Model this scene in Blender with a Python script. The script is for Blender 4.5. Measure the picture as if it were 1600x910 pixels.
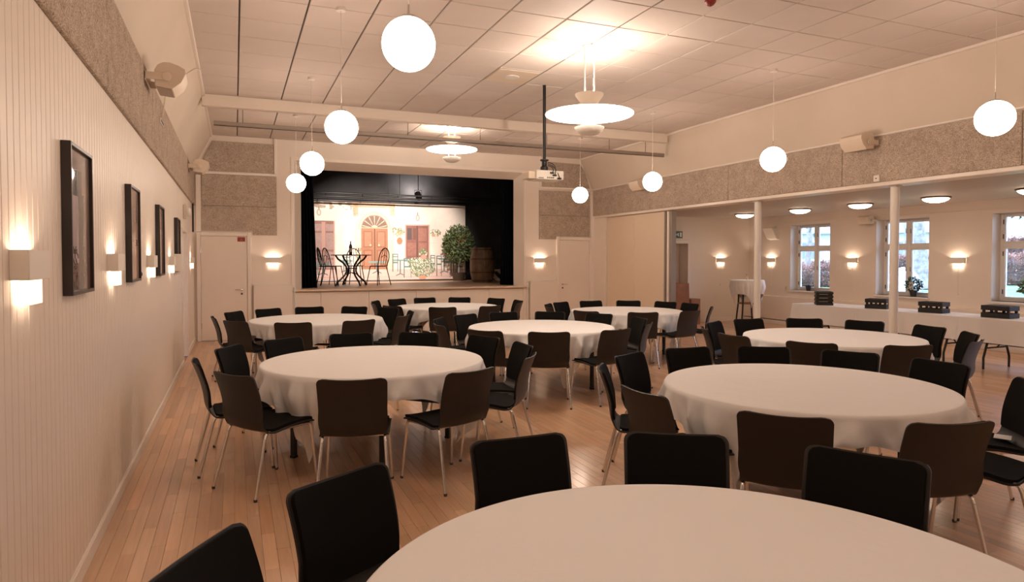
import bpy, bmesh, math, random
import numpy as np
from mathutils import Vector, Matrix

# ------------------------------------------------------------------ camera, world, exposure
scene = bpy.context.scene
for o in list(bpy.data.objects): bpy.data.objects.remove(o, do_unlink=True)
COL = scene.collection
random.seed(7)
rng = np.random.default_rng(7)
PI = math.pi

cam_data = bpy.data.cameras.new('camera'); cam = bpy.data.objects.new('camera', cam_data); COL.objects.link(cam)
cam.location = (0, 0, 1.58); cam.rotation_euler = (PI/2 - .0251, 0, -.3948)
cam_data.sensor_width = 36; cam_data.lens = 1039.04/1600*36; cam_data.shift_y = -.01496
cam_data.clip_start = .05; cam_data.clip_end = 200
scene.camera = cam

world = bpy.data.worlds.new('overcast_sky'); scene.world = world; world.use_nodes = True
wbg = world.node_tree.nodes['Background']
wbg.inputs[0].default_value = (.50, .66, 1.0, 1); wbg.inputs[1].default_value = 7.5

scene.view_settings.view_transform = 'Standard'; scene.view_settings.look = 'None'
scene.view_settings.gamma = 1; scene.view_settings.use_curve_mapping = False
scene.view_settings.exposure = 0.36

WARM = (1.0, .785, .625)
GLOBE_L = 21.0       # radiance of the globe lamps
SCONCE_W = 4.5
PEND_UP, PEND_DOWN, PEND_DISC = 60.0, 30.0, 11.0
DOME_L = 13.0
STAGE_W = 700.0

# room numbers (metres)
XL, XR, YB, YF = -.72, 7.94, 14.06, -2.6
ZT = 3.96
AX, AY, AZ = 12.25, 13.5, 2.62            # annex: window wall, end wall, ceiling
ST = .96                                  # stage floor

# ------------------------------------------------------------------ materials
def mat(name, col=(.8, .8, .8), rough=.6, metal=0, noise=None, bump=None, coat=0, spec=.5, emit=None, sheen=0):
    m = bpy.data.materials.new(name); m.use_nodes = True
    nt = m.node_tree; b = nt.nodes['Principled BSDF']
    b.inputs['Base Color'].default_value = (*col, 1); b.inputs['Roughness'].default_value = rough
    b.inputs['Metallic'].default_value = metal; b.inputs['Specular IOR Level'].default_value = spec
    if coat: b.inputs['Coat Weight'].default_value = coat; b.inputs['Coat Roughness'].default_value = .12
    if sheen: b.inputs['Sheen Weight'].default_value = sheen
    if emit:
        b.inputs['Emission Color'].default_value = (*emit[0], 1); b.inputs['Emission Strength'].default_value = emit[1]
    tc = nt.nodes.new('ShaderNodeTexCoord')
    if noise:                              # (scale, amount, detail)
        n = nt.nodes.new('ShaderNodeTexNoise'); n.inputs['Scale'].default_value = noise[0]; n.inputs['Detail'].default_value = noise[2] if len(noise) > 2 else 4
        nt.links.new(tc.outputs['Object'], n.inputs['Vector'])
        r = nt.nodes.new('ShaderNodeValToRGB'); a = noise[1]
        r.color_ramp.elements[0].position = .3; r.color_ramp.elements[1].position = .7
        r.color_ramp.elements[0].color = (*[max(0, c*(1-a)) for c in col], 1); r.color_ramp.elements[1].color = (*[min(1, c*(1+a)) for c in col], 1)
        nt.links.new(n.outputs['Fac'], r.inputs['Fac']); nt.links.new(r.outputs['Color'], b.inputs['Base Color'])
    if bump:                               # (scale, strength, distance)
        n = nt.nodes.new('ShaderNodeTexNoise'); n.inputs['Scale'].default_value = bump[0]; n.inputs['Detail'].default_value = 5
        nt.links.new(tc.outputs['Object'], n.inputs['Vector'])
        u = nt.nodes.new('ShaderNodeBump'); u.inputs['Strength'].default_value = bump[1]; u.inputs['Distance'].default_value = bump[2]
        nt.links.new(n.outputs['Fac'], u.inputs['Height']); nt.links.new(u.outputs['Normal'], b.inputs['Normal'])
    return m

M = {}
M['paint'] = mat('white_wall_paint', (.80, .70, .61), .55, noise=(1.3, .03))
M['paint_trim'] = mat('white_gloss_trim', (.82, .725, .64), .35)
M['board'] = mat('white_painted_board', (.80, .70, .60), .42, noise=(3, .03))
M['tile'] = mat('white_ceiling_tile', (.64, .555, .50), .7, noise=(2.0, .025), bump=(90, .08, .002))
M['slab'] = mat('ceiling_slab_grey', (.10, .08, .07), .8)
M['cloth'] = mat('white_table_linen', (.83, .81, .795), .75, bump=(6.5, .20, .025), spec=.2)
M['shell'] = mat('dark_brown_plastic', (.020, .015, .0115), .45, spec=.4, bump=(600, .1, .0004))
M['pad'] = mat('black_seat_fabric', (.0065, .0055, .005), .9, spec=.15, sheen=0, bump=(900, .25, .0006))
M['chrome'] = mat('chrome_tube', (.75, .74, .72), .16, 1)
M['black'] = mat('black_plastic', (.012, .011, .010), .45)
M['black_metal'] = mat('black_iron', (.012, .011, .011), .4, .3)
M['dark_leg'] = mat('dark_table_leg', (.02, .016, .014), .5)
M['white_plastic'] = mat('white_plastic', (.78, .73, .66), .4)
M['beige_plastic'] = mat('beige_plastic', (.70, .58, .46), .5)
M['grille'] = mat('speaker_grille', (.42, .33, .26), .6, bump=(260, .4, .002))
M['frame'] = mat('dark_frame_wood', (.016, .009, .006), .35)
M['steel'] = mat('dull_steel_tube', (.34, .29, .25), .42, .6)
M['column'] = mat('white_column_paint', (.80, .75, .68), .3)
M['stage_black'] = mat('black_stage_wall', (.022, .020, .021), .75, noise=(3, .3))
M['curtain'] = mat('navy_velvet_curtain', (.0035, .004, .008), .95, spec=.05)
M['stage_floor'] = mat('stage_floor_wood', (.56, .38, .26), .4, noise=(5, .08))
M['oak'] = mat('barrel_oak', (.15, .085, .045), .55, noise=(6, .35))
M['hoop'] = mat('rusty_hoop', (.10, .055, .03), .6, .5)
M['crate'] = mat('black_stained_crate', (.014, .011, .010), .55, noise=(14, .3))
M['wood'] = mat('reddish_wood', (.34, .15, .075), .4, noise=(8, .15))
M['leaf'] = mat('green_leaf', (.11, .15, .055), .5, noise=(9, .6))
M['leaf_dark'] = mat('dark_green_leaf', (.025, .07, .03), .5, noise=(9, .6))
M['hedge'] = mat('brown_hedge_leaf', (.30, .17, .13), .8, noise=(2.5, .5))
M['bark'] = mat('grey_bark', (.30, .28, .26), .9, noise=(8, .4), bump=(14, .6, .03))
M['twig'] = mat('dark_twig', (.22, .19, .18), .9)
M['lawn'] = mat('lawn_grass', (.15, .25, .11), .9, noise=(1.2, .3), bump=(40, .5, .03))
M['house'] = mat('pale_render', (.66, .66, .68), .8)
M['roof'] = mat('grey_roof', (.24, .28, .34), .7)
M['pot'] = mat('dark_pot', (.03, .03, .035), .5)
M['terracotta'] = mat('terracotta', (.35, .12, .06), .7)
M['pot_brown'] = mat('brown_pot', (.07, .045, .03), .6)
M['blue_white'] = mat('window_paint_white', (.80, .76, .72), .4)
M['iron_hinge'] = mat('iron_hinge', (.08, .07, .07), .5, .5)
M['bottle'] = mat('dark_bottle_glass', (.012, .012, .010), .08)
M['label'] = mat('bottle_label', (.5, .45, .38), .6)
M['paper'] = mat('white_paper', (.85, .85, .85), .6)
M['red_sign'] = mat('red_sign', (.28, .03, .02), .5)
M['green_sign'] = mat('green_exit_sign', (.01, .09, .045), .4)
M['white_print'] = mat('white_print', (.85, .85, .85), .5)
M['pink_note'] = mat('pink_note', (.55, .33, .28), .6)
M['flower'] = mat('pale_flower', (.8, .72, .70), .6)
M['red_flower'] = mat('red_flower', (.6, .07, .05), .6)
M['globe'] = mat('opal_globe_lit', (.9, .9, .9), .3, emit=(WARM, GLOBE_L))
M['disc'] = mat('opal_disc_lit', (.9, .88, .84), .4, emit=((1, .86, .72), PEND_DISC))
M['opal'] = mat('opal_sconce_glass', (.88, .82, .72), .4, emit=((1, .80, .60), 1.0))
M['dome'] = mat('opal_dome_lit', (.9, .9, .9), .3, emit=((1, .74, .52), DOME_L))
M['lamp_white'] = mat('lamp_white_enamel', (.82, .76, .68), .4)
M['brass'] = mat('bronze_rim', (.16, .09, .055), .4, .6)

def trold():
    m = mat('wood_wool_acoustic', (.5, .4, .32), .95, spec=.1); nt = m.node_tree; b = nt.nodes['Principled BSDF']
    tc = nt.nodes.new('ShaderNodeTexCoord')
    n = nt.nodes.new('ShaderNodeTexNoise'); n.inputs['Scale'].default_value = 55; n.inputs['Detail'].default_value = 6; n.inputs['Distortion'].default_value = 2.5
    n2 = nt.nodes.new('ShaderNodeTexNoise'); n2.inputs['Scale'].default_value = 7; n2.inputs['Detail'].default_value = 3
    for q in (n, n2): nt.links.new(tc.outputs['Object'], q.inputs['Vector'])
    r = nt.nodes.new('ShaderNodeValToRGB'); e = r.color_ramp.elements
    e[0].position = .36; e[0].color = (.25, .185, .14, 1); e[1].position = .60; e[1].color = (.68, .56, .46, 1)
    nt.links.new(n.outputs['Fac'], r.inputs['Fac'])
    mx = nt.nodes.new('ShaderNodeMix'); mx.data_type = 'RGBA'; mx.blend_type = 'MULTIPLY'; mx.inputs[0].default_value = .5
    r2 = nt.nodes.new('ShaderNodeValToRGB'); r2.color_ramp.elements[0].position = .35; r2.color_ramp.elements[0].color = (.72, .70, .68, 1); r2.color_ramp.elements[1].position = .65
    nt.links.new(n2.outputs['Fac'], r2.inputs['Fac'])
    nt.links.new(r.outputs['Color'], mx.inputs[6]); nt.links.new(r2.outputs['Color'], mx.inputs[7]); nt.links.new(mx.outputs[2], b.inputs['Base Color'])
    u = nt.nodes.new('ShaderNodeBump'); u.inputs['Strength'].default_value = .8; u.inputs['Distance'].default_value = .006
    nt.links.new(n.outputs['Fac'], u.inputs['Height']); nt.links.new(u.outputs['Normal'], b.inputs['Normal'])
    return m
M['trold'] = trold()

def plank_mat(name, src):
    m = mat(name, (.5, .3, .18), .3, coat=.25); nt = m.node_tree; b = nt.nodes['Principled BSDF']
    tc = nt.nodes.new('ShaderNodeTexCoord'); geo = nt.nodes.new('ShaderNodeNewGeometry')
    mp = nt.nodes.new('ShaderNodeMapping'); mp.inputs['Scale'].default_value = (40, 2.5, 1)
    nt.links.new(geo.outputs['Position'], mp.inputs['Vector'])
    n = nt.nodes.new('ShaderNodeTexNoise'); n.inputs['Scale'].default_value = 1; n.inputs['Detail'].default_value = 5
    nt.links.new(mp.outputs['Vector'], n.inputs['Vector'])
    if src == 'object':
        oi = nt.nodes.new('ShaderNodeObjectInfo'); out = oi.outputs['Color']
    else:
        at = nt.nodes.new('ShaderNodeVertexColor'); at.layer_name = 'tone'; out = at.outputs['Color']
    r = nt.nodes.new('ShaderNodeValToRGB'); r.color_ramp.elements[0].position = .3; r.color_ramp.elements[0].color = (.86, .84, .82, 1); r.color_ramp.elements[1].position = .7
    nt.links.new(n.outputs['Fac'], r.inputs['Fac'])
    mx = nt.nodes.new('ShaderNodeMix'); mx.data_type = 'RGBA'; mx.blend_type = 'MULTIPLY'; mx.inputs[0].default_value = 1
    nt.links.new(out, mx.inputs[6]); nt.links.new(r.outputs['Color'], mx.inputs[7]); nt.links.new(mx.outputs[2], b.inputs['Base Color'])
    return m
M['plank_o'] = plank_mat('beech_strip_single', 'object'); M['plank_v'] = plank_mat('beech_strip', 'vertex')

def vcol_mat(name, rough, coat=0):
    m = mat(name, (.5, .5, .5), rough); nt = m.node_tree; b = nt.nodes['Principled BSDF']
    at = nt.nodes.new('ShaderNodeVertexColor'); at.layer_name = 'print'
    nt.links.new(at.outputs['Color'], b.inputs['Base Color'])
    if coat: b.inputs['Coat Weight'].default_value = coat; b.inputs['Coat Roughness'].default_value = .02
    return m
M['cove'] = mat('dimmed_cove_paint', (.66, .56, .46), .7, noise=(1.1, .04))  # wall paint darkened: weaker lamp light on the coves is put into the colour
M['partition'] = mat('cream_partition', (.78, .63, .48), .5)
M['print'] = vcol_mat('printed_canvas', .8); M['art'] = vcol_mat('framed_print_behind_glass', .5, 1.0)

def glass():
    m = bpy.data.materials.new('window_glass'); m.use_nodes = True; nt = m.node_tree; nt.nodes.clear()
    o = nt.nodes.new('ShaderNodeOutputMaterial'); mx = nt.nodes.new('ShaderNodeMixShader'); t = nt.nodes.new('ShaderNodeBsdfTransparent')
    g = nt.nodes.new('ShaderNodeBsdfGlossy'); g.inputs['Roughness'].default_value = .01
    f = nt.nodes.new('ShaderNodeFresnel'); f.inputs['IOR'].default_value = 1.35
    t.inputs[0].default_value = (.96, .97, .98, 1)
    nt.links.new(f.outputs[0], mx.inputs[0]); nt.links.new(t.outputs[0], mx.inputs[1]); nt.links.new(g.outputs[0], mx.inputs[2]); nt.links.new(mx.outputs[0], o.inputs[0])
    return m
M['glass'] = glass()

# ------------------------------------------------------------------ mesh helpers
class MB:
    def __init__(s): s.v, s.f = [], []
    def add(s, v, f):
        k = len(s.v); s.v += [tuple(p) for p in v]; s.f += [tuple(i+k for i in q) for q in f]; return s
    def box(s, x0, x1, y0, y1, z0, z1):
        v = [(x, y, z) for z in (z0, z1) for y in (y0, y1) for x in (x0, x1)]
        return s.add(v, [(0, 2, 3, 1), (4, 5, 7, 6), (0, 1, 5, 4), (2, 6, 7, 3), (0, 4, 6, 2), (1, 3, 7, 5)])
    def bbox(s, x0, x1, y0, y1, z0, z1, b=.004, seg=1):
        bm = bmesh.new(); r = bmesh.ops.create_cube(bm, size=1)
        for v in bm.verts: v.co = Vector(((x0+x1)/2+v.co.x*(x1-x0), (y0+y1)/2+v.co.y*(y1-y0), (z0+z1)/2+v.co.z*(z1-z0)))
        bmesh.ops.bevel(bm, geom=bm.edges[:], offset=b, segments=seg, affect='EDGES', profile=.5)
        bm.verts.index_update(); s.add([v.co[:] for v in bm.verts], [[v.index for v in f.verts] for f in bm.faces]); bm.free(); return s
    def tube(s, pts, r, n=8, caps=True):
        pts = [Vector(p) for p in pts]; rs = r if isinstance(r, (list, tuple)) else [r]*len(pts)
        V, F = [], []; up = None
        for i, p in enumerate(pts):
            t = (pts[min(i+1, len(pts)-1)] - pts[max(i-1, 0)]).normalized()
            if up is None:
                a = Vector((0, 0, 1)) if abs(t.z) < .9 else Vector((1, 0, 0)); up = t.cross(a).normalized()
            else: up = (up - t*up.dot(t)).normalized()
            w = t.cross(up)
            for k in range(n):
                c = 2*PI*k/n; V.append(p + (up*math.cos(c)+w*math.sin(c))*rs[i])
        for i in range(len(pts)-1):
            for k in range(n):
                a, b = i*n+k, i*n+(k+1) % n; F.append((a, b, b+n, a+n))
        if caps: F.append(tuple(range(n))[::-1]); F.append(tuple(range((len(pts)-1)*n, len(pts)*n)))
        return s.add(V, F)
    def lathe(s, prof, n=32, c=(0, 0, 0)):
        V, F = [], []
        for r, z in prof:
            for k in range(n):
                a = 2*PI*k/n; V.append((c[0]+r*math.cos(a), c[1]+r*math.sin(a), c[2]+z))
        for i in range(len(prof)-1):
            for k in range(n):
                a, b = i*n+k, i*n+(k+1) % n; F.append((a, b, b+n, a+n))
        F.append(tuple(range(n))[::-1]); F.append(tuple(range((len(prof)-1)*n, len(prof)*n)))
        return s.add(V, F)
    def prism(s, poly, axis, a, b):            # polygon extruded along an axis ('x','y','z')
        def P(u, v, w): return {'x': (w, u, v), 'y': (u, w, v), 'z': (u, v, w)}[axis]
        n = len(poly); V = [P(u, v, a) for u, v in poly]+[P(u, v, b) for u, v in poly]
        F = [(i, (i+1) % n, n+(i+1) % n, n+i) for i in range(n)]+[tuple(range(n))[::-1], tuple(range(n, 2*n))]
        return s.add(V, F)
    def mesh(s, name, m, smooth=False):
        me = bpy.data.meshes.new(name); me.from_pydata(s.v, [], s.f); me.materials.append(M[m] if isinstance(m, str) else m)
        bm = bmesh.new(); bm.from_mesh(me); bmesh.ops.recalc_face_normals(bm, faces=bm.faces[:]); bm.to_mesh(me); bm.free()
        if smooth:
            me.polygons.foreach_set('use_smooth', [True]*len(me.polygons))
            try: me.set_sharp_from_angle(angle=math.radians(smooth if smooth > 1 else 40))
            except Exception: pass
        me.update(); return me
    def build(s, name, m, parent=None, loc=(0, 0, 0), smooth=False, rotz=0):
        return link(name, s.mesh(name, m, smooth), parent, loc, rotz)
def link(name, me, parent=None, loc=(0, 0, 0), rotz=0):
    o = bpy.data.objects.new(name, me); COL.objects.link(o); o.location = loc; o.rotation_euler = (0, 0, rotz)
    if parent: o.parent = parent
    return o
def tag(o, label=None, cat=None, group=None, kind=None):
    if label: o['label'] = label
    if cat: o['category'] = cat
    if group: o['group'] = group
    if kind: o['kind'] = kind
    return o
def thing(name, label, cat, loc=(0, 0, 0), rotz=0, group=None):
    o = bpy.data.objects.new(name, None); COL.objects.link(o); o.empty_display_size = .1
    o.location = loc; o.rotation_euler = (0, 0, rotz); return tag(o, label, cat, group)
def struct(o): o['kind'] = 'structure'; return o
def dup(root, loc, rotz, label=None, group=None):
    r = root.copy(); COL.objects.link(r); r.location = loc; r.rotation_euler = (0, 0, rotz)
    if label: r['label'] = label
    if group: r['group'] = group
    for ch in root.children:
        c = ch.copy(); COL.objects.link(c); c.parent = r
        for g in ch.children:
            d = g.copy(); COL.objects.link(d); d.parent = c
    return r
def point_light(name, parent, loc, watts, color, radius=.03):
    l = bpy.data.lights.new(name, 'POINT'); l.energy = watts; l.color = color; l.shadow_soft_size = radius
    o = bpy.data.objects.new(name, l); COL.objects.link(o); o.location = loc; o.parent = parent; return o
def arc(c, r, a0, a1, n): return [(c[0]+r*math.cos(a0+(a1-a0)*i/n), c[1]+r*math.sin(a0+(a1-a0)*i/n)) for i in range(n+1)]

# ------------------------------------------------------------------ floor of separate strips
floor = struct(MB().box(XL-.2, AX+.3, YF-.1, YB+.1, -.15, -.014).build('floor', 'wood'))
PW = .0705
def in_view(x, y):
    dx, dy = x, y; f = dx*math.sin(.3948)+dy*math.cos(.3948); r = dx*math.cos(.3948)-dy*math.sin(.3948)
    if f < .4: return None
    px = 800+1039*r/f; py = 431+1039*(1.58-.0251*f)/f
    return (f if -60 < px < 1660 and py < 940 else None)
planks = []
nrow = int((AX-XL)/PW)+1
for i in range(nrow):
    x0 = XL+i*PW; x1 = min(x0+PW, AX); y = YF - random.random()*.9
    while y < YB:
        L = random.uniform(.45, 1.25); a, b = max(y, YF), min(y+L, YB); y += L
        if b-a < .02: continue
        t = random.gauss(0, .09); h = random.gauss(0, .025)
        tone = (max(.2, .70*(1+t)), max(.1, .435*(1+t+h)), max(.05, .265*(1+t+1.6*h)))
        planks.append((x0, x1, a, b, tone))
TABLES = {'T1': (1.07, 1.25), 'T2': (1.07, 5.56), 'T3': (3.5, 3.34), 'T4': (1.06, 9.65), 'T5': (3.52, 7.5), 'T6': (3.5, 11.4), 'T7': (5.9, 9.3), 'T8': (5.96, 5.31)}
def key(p):
    x, y = (p[0]+p[1])/2, (p[2]+p[3])/2; f = in_view(x, y)
    if f is None: return 99+abs(y)
    if any(math.hypot(x-c[0], y-c[1]) < 1.0 for c in TABLES.values()): f += 4
    return f
planks.sort(key=key)
g = .0007
unit = MB().bbox(-.5, .5, -.5, .5, -1, 0, .02).mesh('plank', 'plank_o')
for x0, x1, a, b, tone in planks[:300]:
    o = link('plank', unit, floor, ((x0+x1)/2, (a+b)/2, 0)); o.scale = (x1-x0-2*g, b-a-2*g, .013); o.color = (*tone, 1)
mb = MB(); tones = []
for x0, x1, a, b, tone in planks[300:]:
    mb.box(x0+g, x1-g, a+g, b-g, -.013, 0); tones += [tone]*6
me = mb.mesh('floor_planks', 'plank_v'); ca = me.color_attributes.new('tone', 'FLOAT_COLOR', 'CORNER')
cols = np.ones((len(me.loops), 4), np.float32)
for p in me.polygons:
    cols[p.loop_start:p.loop_start+p.loop_total, :3] = tones[p.index]
ca.data.foreach_set('color', cols.ravel()); tag(link('floor_planks', me, floor), kind='stuff')

# ------------------------------------------------------------------ ceiling with tiles, beam, coves
CXL, CXR = -.40, 7.62
ceiling = struct(MB().box(XL-.2, XR+.3, YF-.2, YB+.3, ZT+.02, ZT+.2).build('ceiling', 'slab'))
xs = [CXL]+[.063+.6*k for k in range(13) if CXL+.1 < .063+.6*k < CXR-.05]+[CXR]
ys1 = [4.753+.5955*k for k in range(-4, 10)]+[10.61]
ys2 = [10.73]+[10.73+.5955*k+.2 for k in range(1, 6)]+[YB]
cache = {}
for ys in (ys1, ys2):
    for a, b in zip(ys, ys[1:]):
        for x0, x1 in zip(xs, xs[1:]):
            k = (round(x1-x0, 3), round(b-a, 3))
            if k not in cache: cache[k] = MB().bbox(-k[0]/2+.008, k[0]/2-.008, -k[1]/2+.006, k[1]/2-.006, 0, .022, .004).mesh('ceiling_tile', 'tile')
            link('ceiling_tile', cache[k], ceiling, ((x0+x1)/2, (a+b)/2, ZT+random.uniform(0, .0025)))
MB().box(CXL, CXR, YF, ys1[0], ZT, ZT+.03).build('plain_ceiling_board', 'tile', ceiling)
MB().bbox(CXL-.02, CXR+.02, 10.61, 10.73, 3.80, ZT+.02, .01).build('ceiling_beam', 'paint', ceiling)
for s, xw in ((1, XL), (-1, XR)):                 # coves from wall panel to ceiling
    pr = [(0, 3.24), (.02, 3.30), (.055, 3.38), (.10, 3.49), (.155, 3.61), (.215, 3.73), (.27, 3.84), (.325, 3.97)]
    mb = MB(); n = len(pr)
    for y in (YF-.1, YB+.05):
        mb.v += [(xw+s*x, y, z) for x, z in pr]
    mb.f += [(i, i+1, n+i+1, n+i) for i in range(n-1)]
    mb.build('cove', 'cove', ceiling, smooth=True)
    mb = MB()
    mb.bbox(min(xw+s*.305, xw+s*.345), max(xw+s*.305, xw+s*.345), YF, YB, ZT-.03, ZT+.01, .006).build('cove_moulding', 'paint_trim', ceiling)

# ------------------------------------------------------------------ left wall: boards, acoustic panels
wall_left = struct(MB().box(XL-.2, XL-.012, YF-.1, 11.0, 0, 3.3).box(XL-.2, XL-.012, 12.0, YB, 0, 3.3).box(XL-.2, XL-.012, 10.9, 12.1, 2.0, 3.3).build('wall_left', 'paint'))
BW = .0745
bm_ = MB().prism([(0, -BW/2+.001), (0, BW/2-.001), (.006, BW/2-.001), (.0115, BW/2-.0045), (.0115, -BW/2+.0045), (.006, -BW/2+.001)], 'z', .07, 2.60).mesh('board', 'board')
y = 9.50
while y > .9:
    link('board', bm_, wall_left, (XL-.012, y-BW/2, 0)); y -= BW
MB().box(XL-.012, XL-.001, YF, y, .07, 2.6).build('plain_boarding', 'board', wall_left)
MB().box(XL-.012, XL-.003, 9.50, 10.93, .07, 2.6).box(XL-.012, XL-.003, 12.07, YB, .07, 2.6).box(XL-.012, XL-.003, 10.93, 12.07, 2.02, 2.6).build('smooth_panel', 'paint', wall_left)
def acoustic(parent, boxes):
    for b in boxes: MB().bbox(*b, .008).build('acoustic_panel', 'trold', parent)
seams = [YF, -.15, 2.25, 4.65, 7.05, 9.45, 11.85, YB]
acoustic(wall_left, [(XL-.012, XL+.026, a+.004, b-.004, 2.605, 3.235) for a, b in zip(seams, seams[1:])])
MB().box(XL-.01, XL+.03, 13.60, 13.63, 2.08, 2.62).build('panel_edge_strip', 'frame', wall_left)
struct(MB().bbox(XL-.005, XL+.016, YF, 10.92, 0, .085, .004).bbox(XL-.005, XL+.016, 12.08, YB, 0, .085, .004).build('baseboard_left', 'paint_trim'))

# ------------------------------------------------------------------ back wall with stage opening
OX0, OX1, OZ = 1.12, 6.15, 3.56
wall_back = struct(MB().box(XL-.2, OX0, YB, YB+.3, 0, ZT+.1).box(OX1, XR+.3, YB, YB+.3, 0, ZT+.1).box(OX0, OX1, YB, YB+.3, OZ, ZT+.1).build('wall_back', 'paint'))
for a, b in ((OX0, 1.62), (1.62, 2.60), (2.60, 3.62), (3.62, 4.40), (4.40, 5.30), (5.30, OX1)):
    MB().bbox(a+.002, b-.002, YB+.01, YB+.05, 0, .905, .004).build('stage_front_panel', 'paint', wall_back)
MB().box(OX0, OX1, YB+.05, YB+.3, 0, .9).build('stage_riser', 'paint', wall_back)
acoustic(wall_back, [(-.58, .78, YB-.03, YB+.01, 2.605, 3.205), (6.535, 7.89, YB-.03, YB+.01, 2.60, 3.18)])
for poly in ([(-.58, 2.13), (.33, 2.13), (.33, 2.05), (.78, 2.05), (.78, 2.60), (-.58, 2.60)], [(6.535, 2.045), (6.98, 2.045), (6.98, 2.12), (7.89, 2.12), (7.89, 2.595), (6.535, 2.595)],
             [(-.66, 3.28), (.73, 3.28), (.73, 3.85), (-.37, 3.85), (-.45, 3.70), (-.55, 3.48)], [(6.595, 3.27), (7.86, 3.27), (7.80, 3.48), (7.72, 3.68), (7.60, 3.83), (6.595, 3.85)]):
    MB().prism(poly, 'y', YB-.03, YB+.01).build('acoustic_panel', 'trold', wall_back)
for a, b in ((-.70, .79), (6.53, 7.93)):
    MB().bbox(a, b, YB-.05, YB+.01, 3.215, 3.262, .006).build('panel_rail', 'paint_trim', wall_back)
MB().bbox(-.68, -.59, YB-.035, YB+.01, 2.1, 3.215, .006).build('panel_stile', 'paint_trim', wall_back)
MB().bbox(.735, .79, YB-.045, YB+.01, 3.262, ZT, .006).build('panel_stile', 'paint_trim', wall_back)
MB().bbox(6.54, 6.59, YB-.045, YB+.01, 3.262, ZT, .006).build('panel_stile', 'paint_trim', wall_back)
# splayed proscenium
IX0, IX1, IZ, IY = 1.27, 6.02, 3.43, YB+.30
mb = MB()
o_ = [(OX0, .94), (OX0, OZ), (OX1, OZ), (OX1, .94)]; i_ = [(IX0, .94), (IX0, IZ), (IX1, IZ), (IX1, .94)]
mb.v = [(x, YB-.012, z) for x, z in o_]+[(x, IY, z) for x, z in i_]
mb.f = [(k, k+1, k+5, k+4) for k in range(3)]
struct(mb.build('trim_1', 'paint'))
mb = MB().bbox(OX0-.07, OX0, YB-.02, YB+.01, .96, OZ+.07, .005).bbox(OX1, OX1+.07, YB-.02, YB+.01, .96, OZ+.07, .005).bbox(OX0, OX1, YB-.02, YB+.01, OZ, OZ+.07, .005)
struct(mb.build('trim_2', 'paint_trim'))

# ------------------------------------------------------------------ right wall: fascia over the wide opening, annex shell
wall_right = struct(MB().box(XR, XR+.22, YF-.1, YB, 2.60, 3.3).box(XR, XR+.22, 13.40, YB+.05, 0, 2.62).build('wall_right', 'paint'))
rs = [YF, -.15, 2.22, 4.575, 6.90, 9.245, 11.61, YB-.03]
acoustic(wall_right, [(XR-.026, XR+.01, a+.004, b-.004, 2.60, 3.205) for a, b in zip(rs, rs[1:])])
MB().bbox(XR-.035, XR+.24, YF, 13.9, 2.545, 2.598, .008).build('opening_lintel', 'paint_trim', wall_right)
MB().bbox(XR-.032, XR+.005, YF, YB-.03, 3.215, 3.24, .004).build('panel_rail', 'paint_trim', wall_right)
MB().bbox(XR-.07, XR+.01, YB-.10, YB, 0, 3.2, .006).build('corner_post', 'paint_trim', wall_right)
wall_annex = MB()
DX0, DX1, DZ = 9.45, 10.32, 1.96
wall_annex.box(XR+.2, DX0, AY, AY+.42, 0, AZ+.1).box(DX1, AX+.3, AY, AY+.42, 0, AZ+.1).box(DX0, DX1, AY, AY+.42, DZ, AZ+.1)
struct(wall_annex.build('wall_annex_back', 'paint'))
struct(MB().box(XR+.1, AX+.35, YF-.1, AY+.1, AZ, AZ+.15).build('ceiling_annex', mat('annex_ceiling_paint', (.60, .51, .44), .6)))
WIN = [(10.97, 12.11), (8.68, 9.81), (6.40, 7.53), (4.12, 5.25), (1.84, 2.97)]
WZ0, WZ1 = .84, 2.38
mb = MB(); yy = YF-.1
for a, b in sorted(WIN):
    mb.box(AX, AX+.34, yy, a, 0, AZ+.1); mb.box(AX, AX+.34, a, b, 0, WZ0); mb.box(AX, AX+.34, a, b, WZ1, AZ+.1); yy = b
mb.box(AX, AX+.34, yy, AY+.15, 0, AZ+.1)
struct(mb.build('wall_annex_right', 'paint'))
struct(MB().box(XL-.2, AX+.3, YF-.25, YF, 0, ZT+.1).build('wall_front', 'paint'))
MB().bbox(AX-.012, AX+.01, YF, AY, 2.43, 2.46, .003).build('picture_rail', 'paint', bpy.data.objects['wall_annex_right'])
MB().bbox(AX-.17, AX+.01, YF, AY, .12, .68, .008).build('convector_casing', 'paint', bpy.data.objects['wall_annex_right'])
struct(MB().bbox(DX1+.10, AX, AY-.02, AY+.01, 0, .10, .004).bbox(XR+.2, DX0-.1, AY-.02, AY+.01, 0, .1, .004).build('baseboard_annex_back', 'paint_trim'))
struct(MB().bbox(AX-.19, AX, YF, AY-.02, 0, .10, .004).build('baseboard_annex_right', 'paint_trim'))
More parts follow.
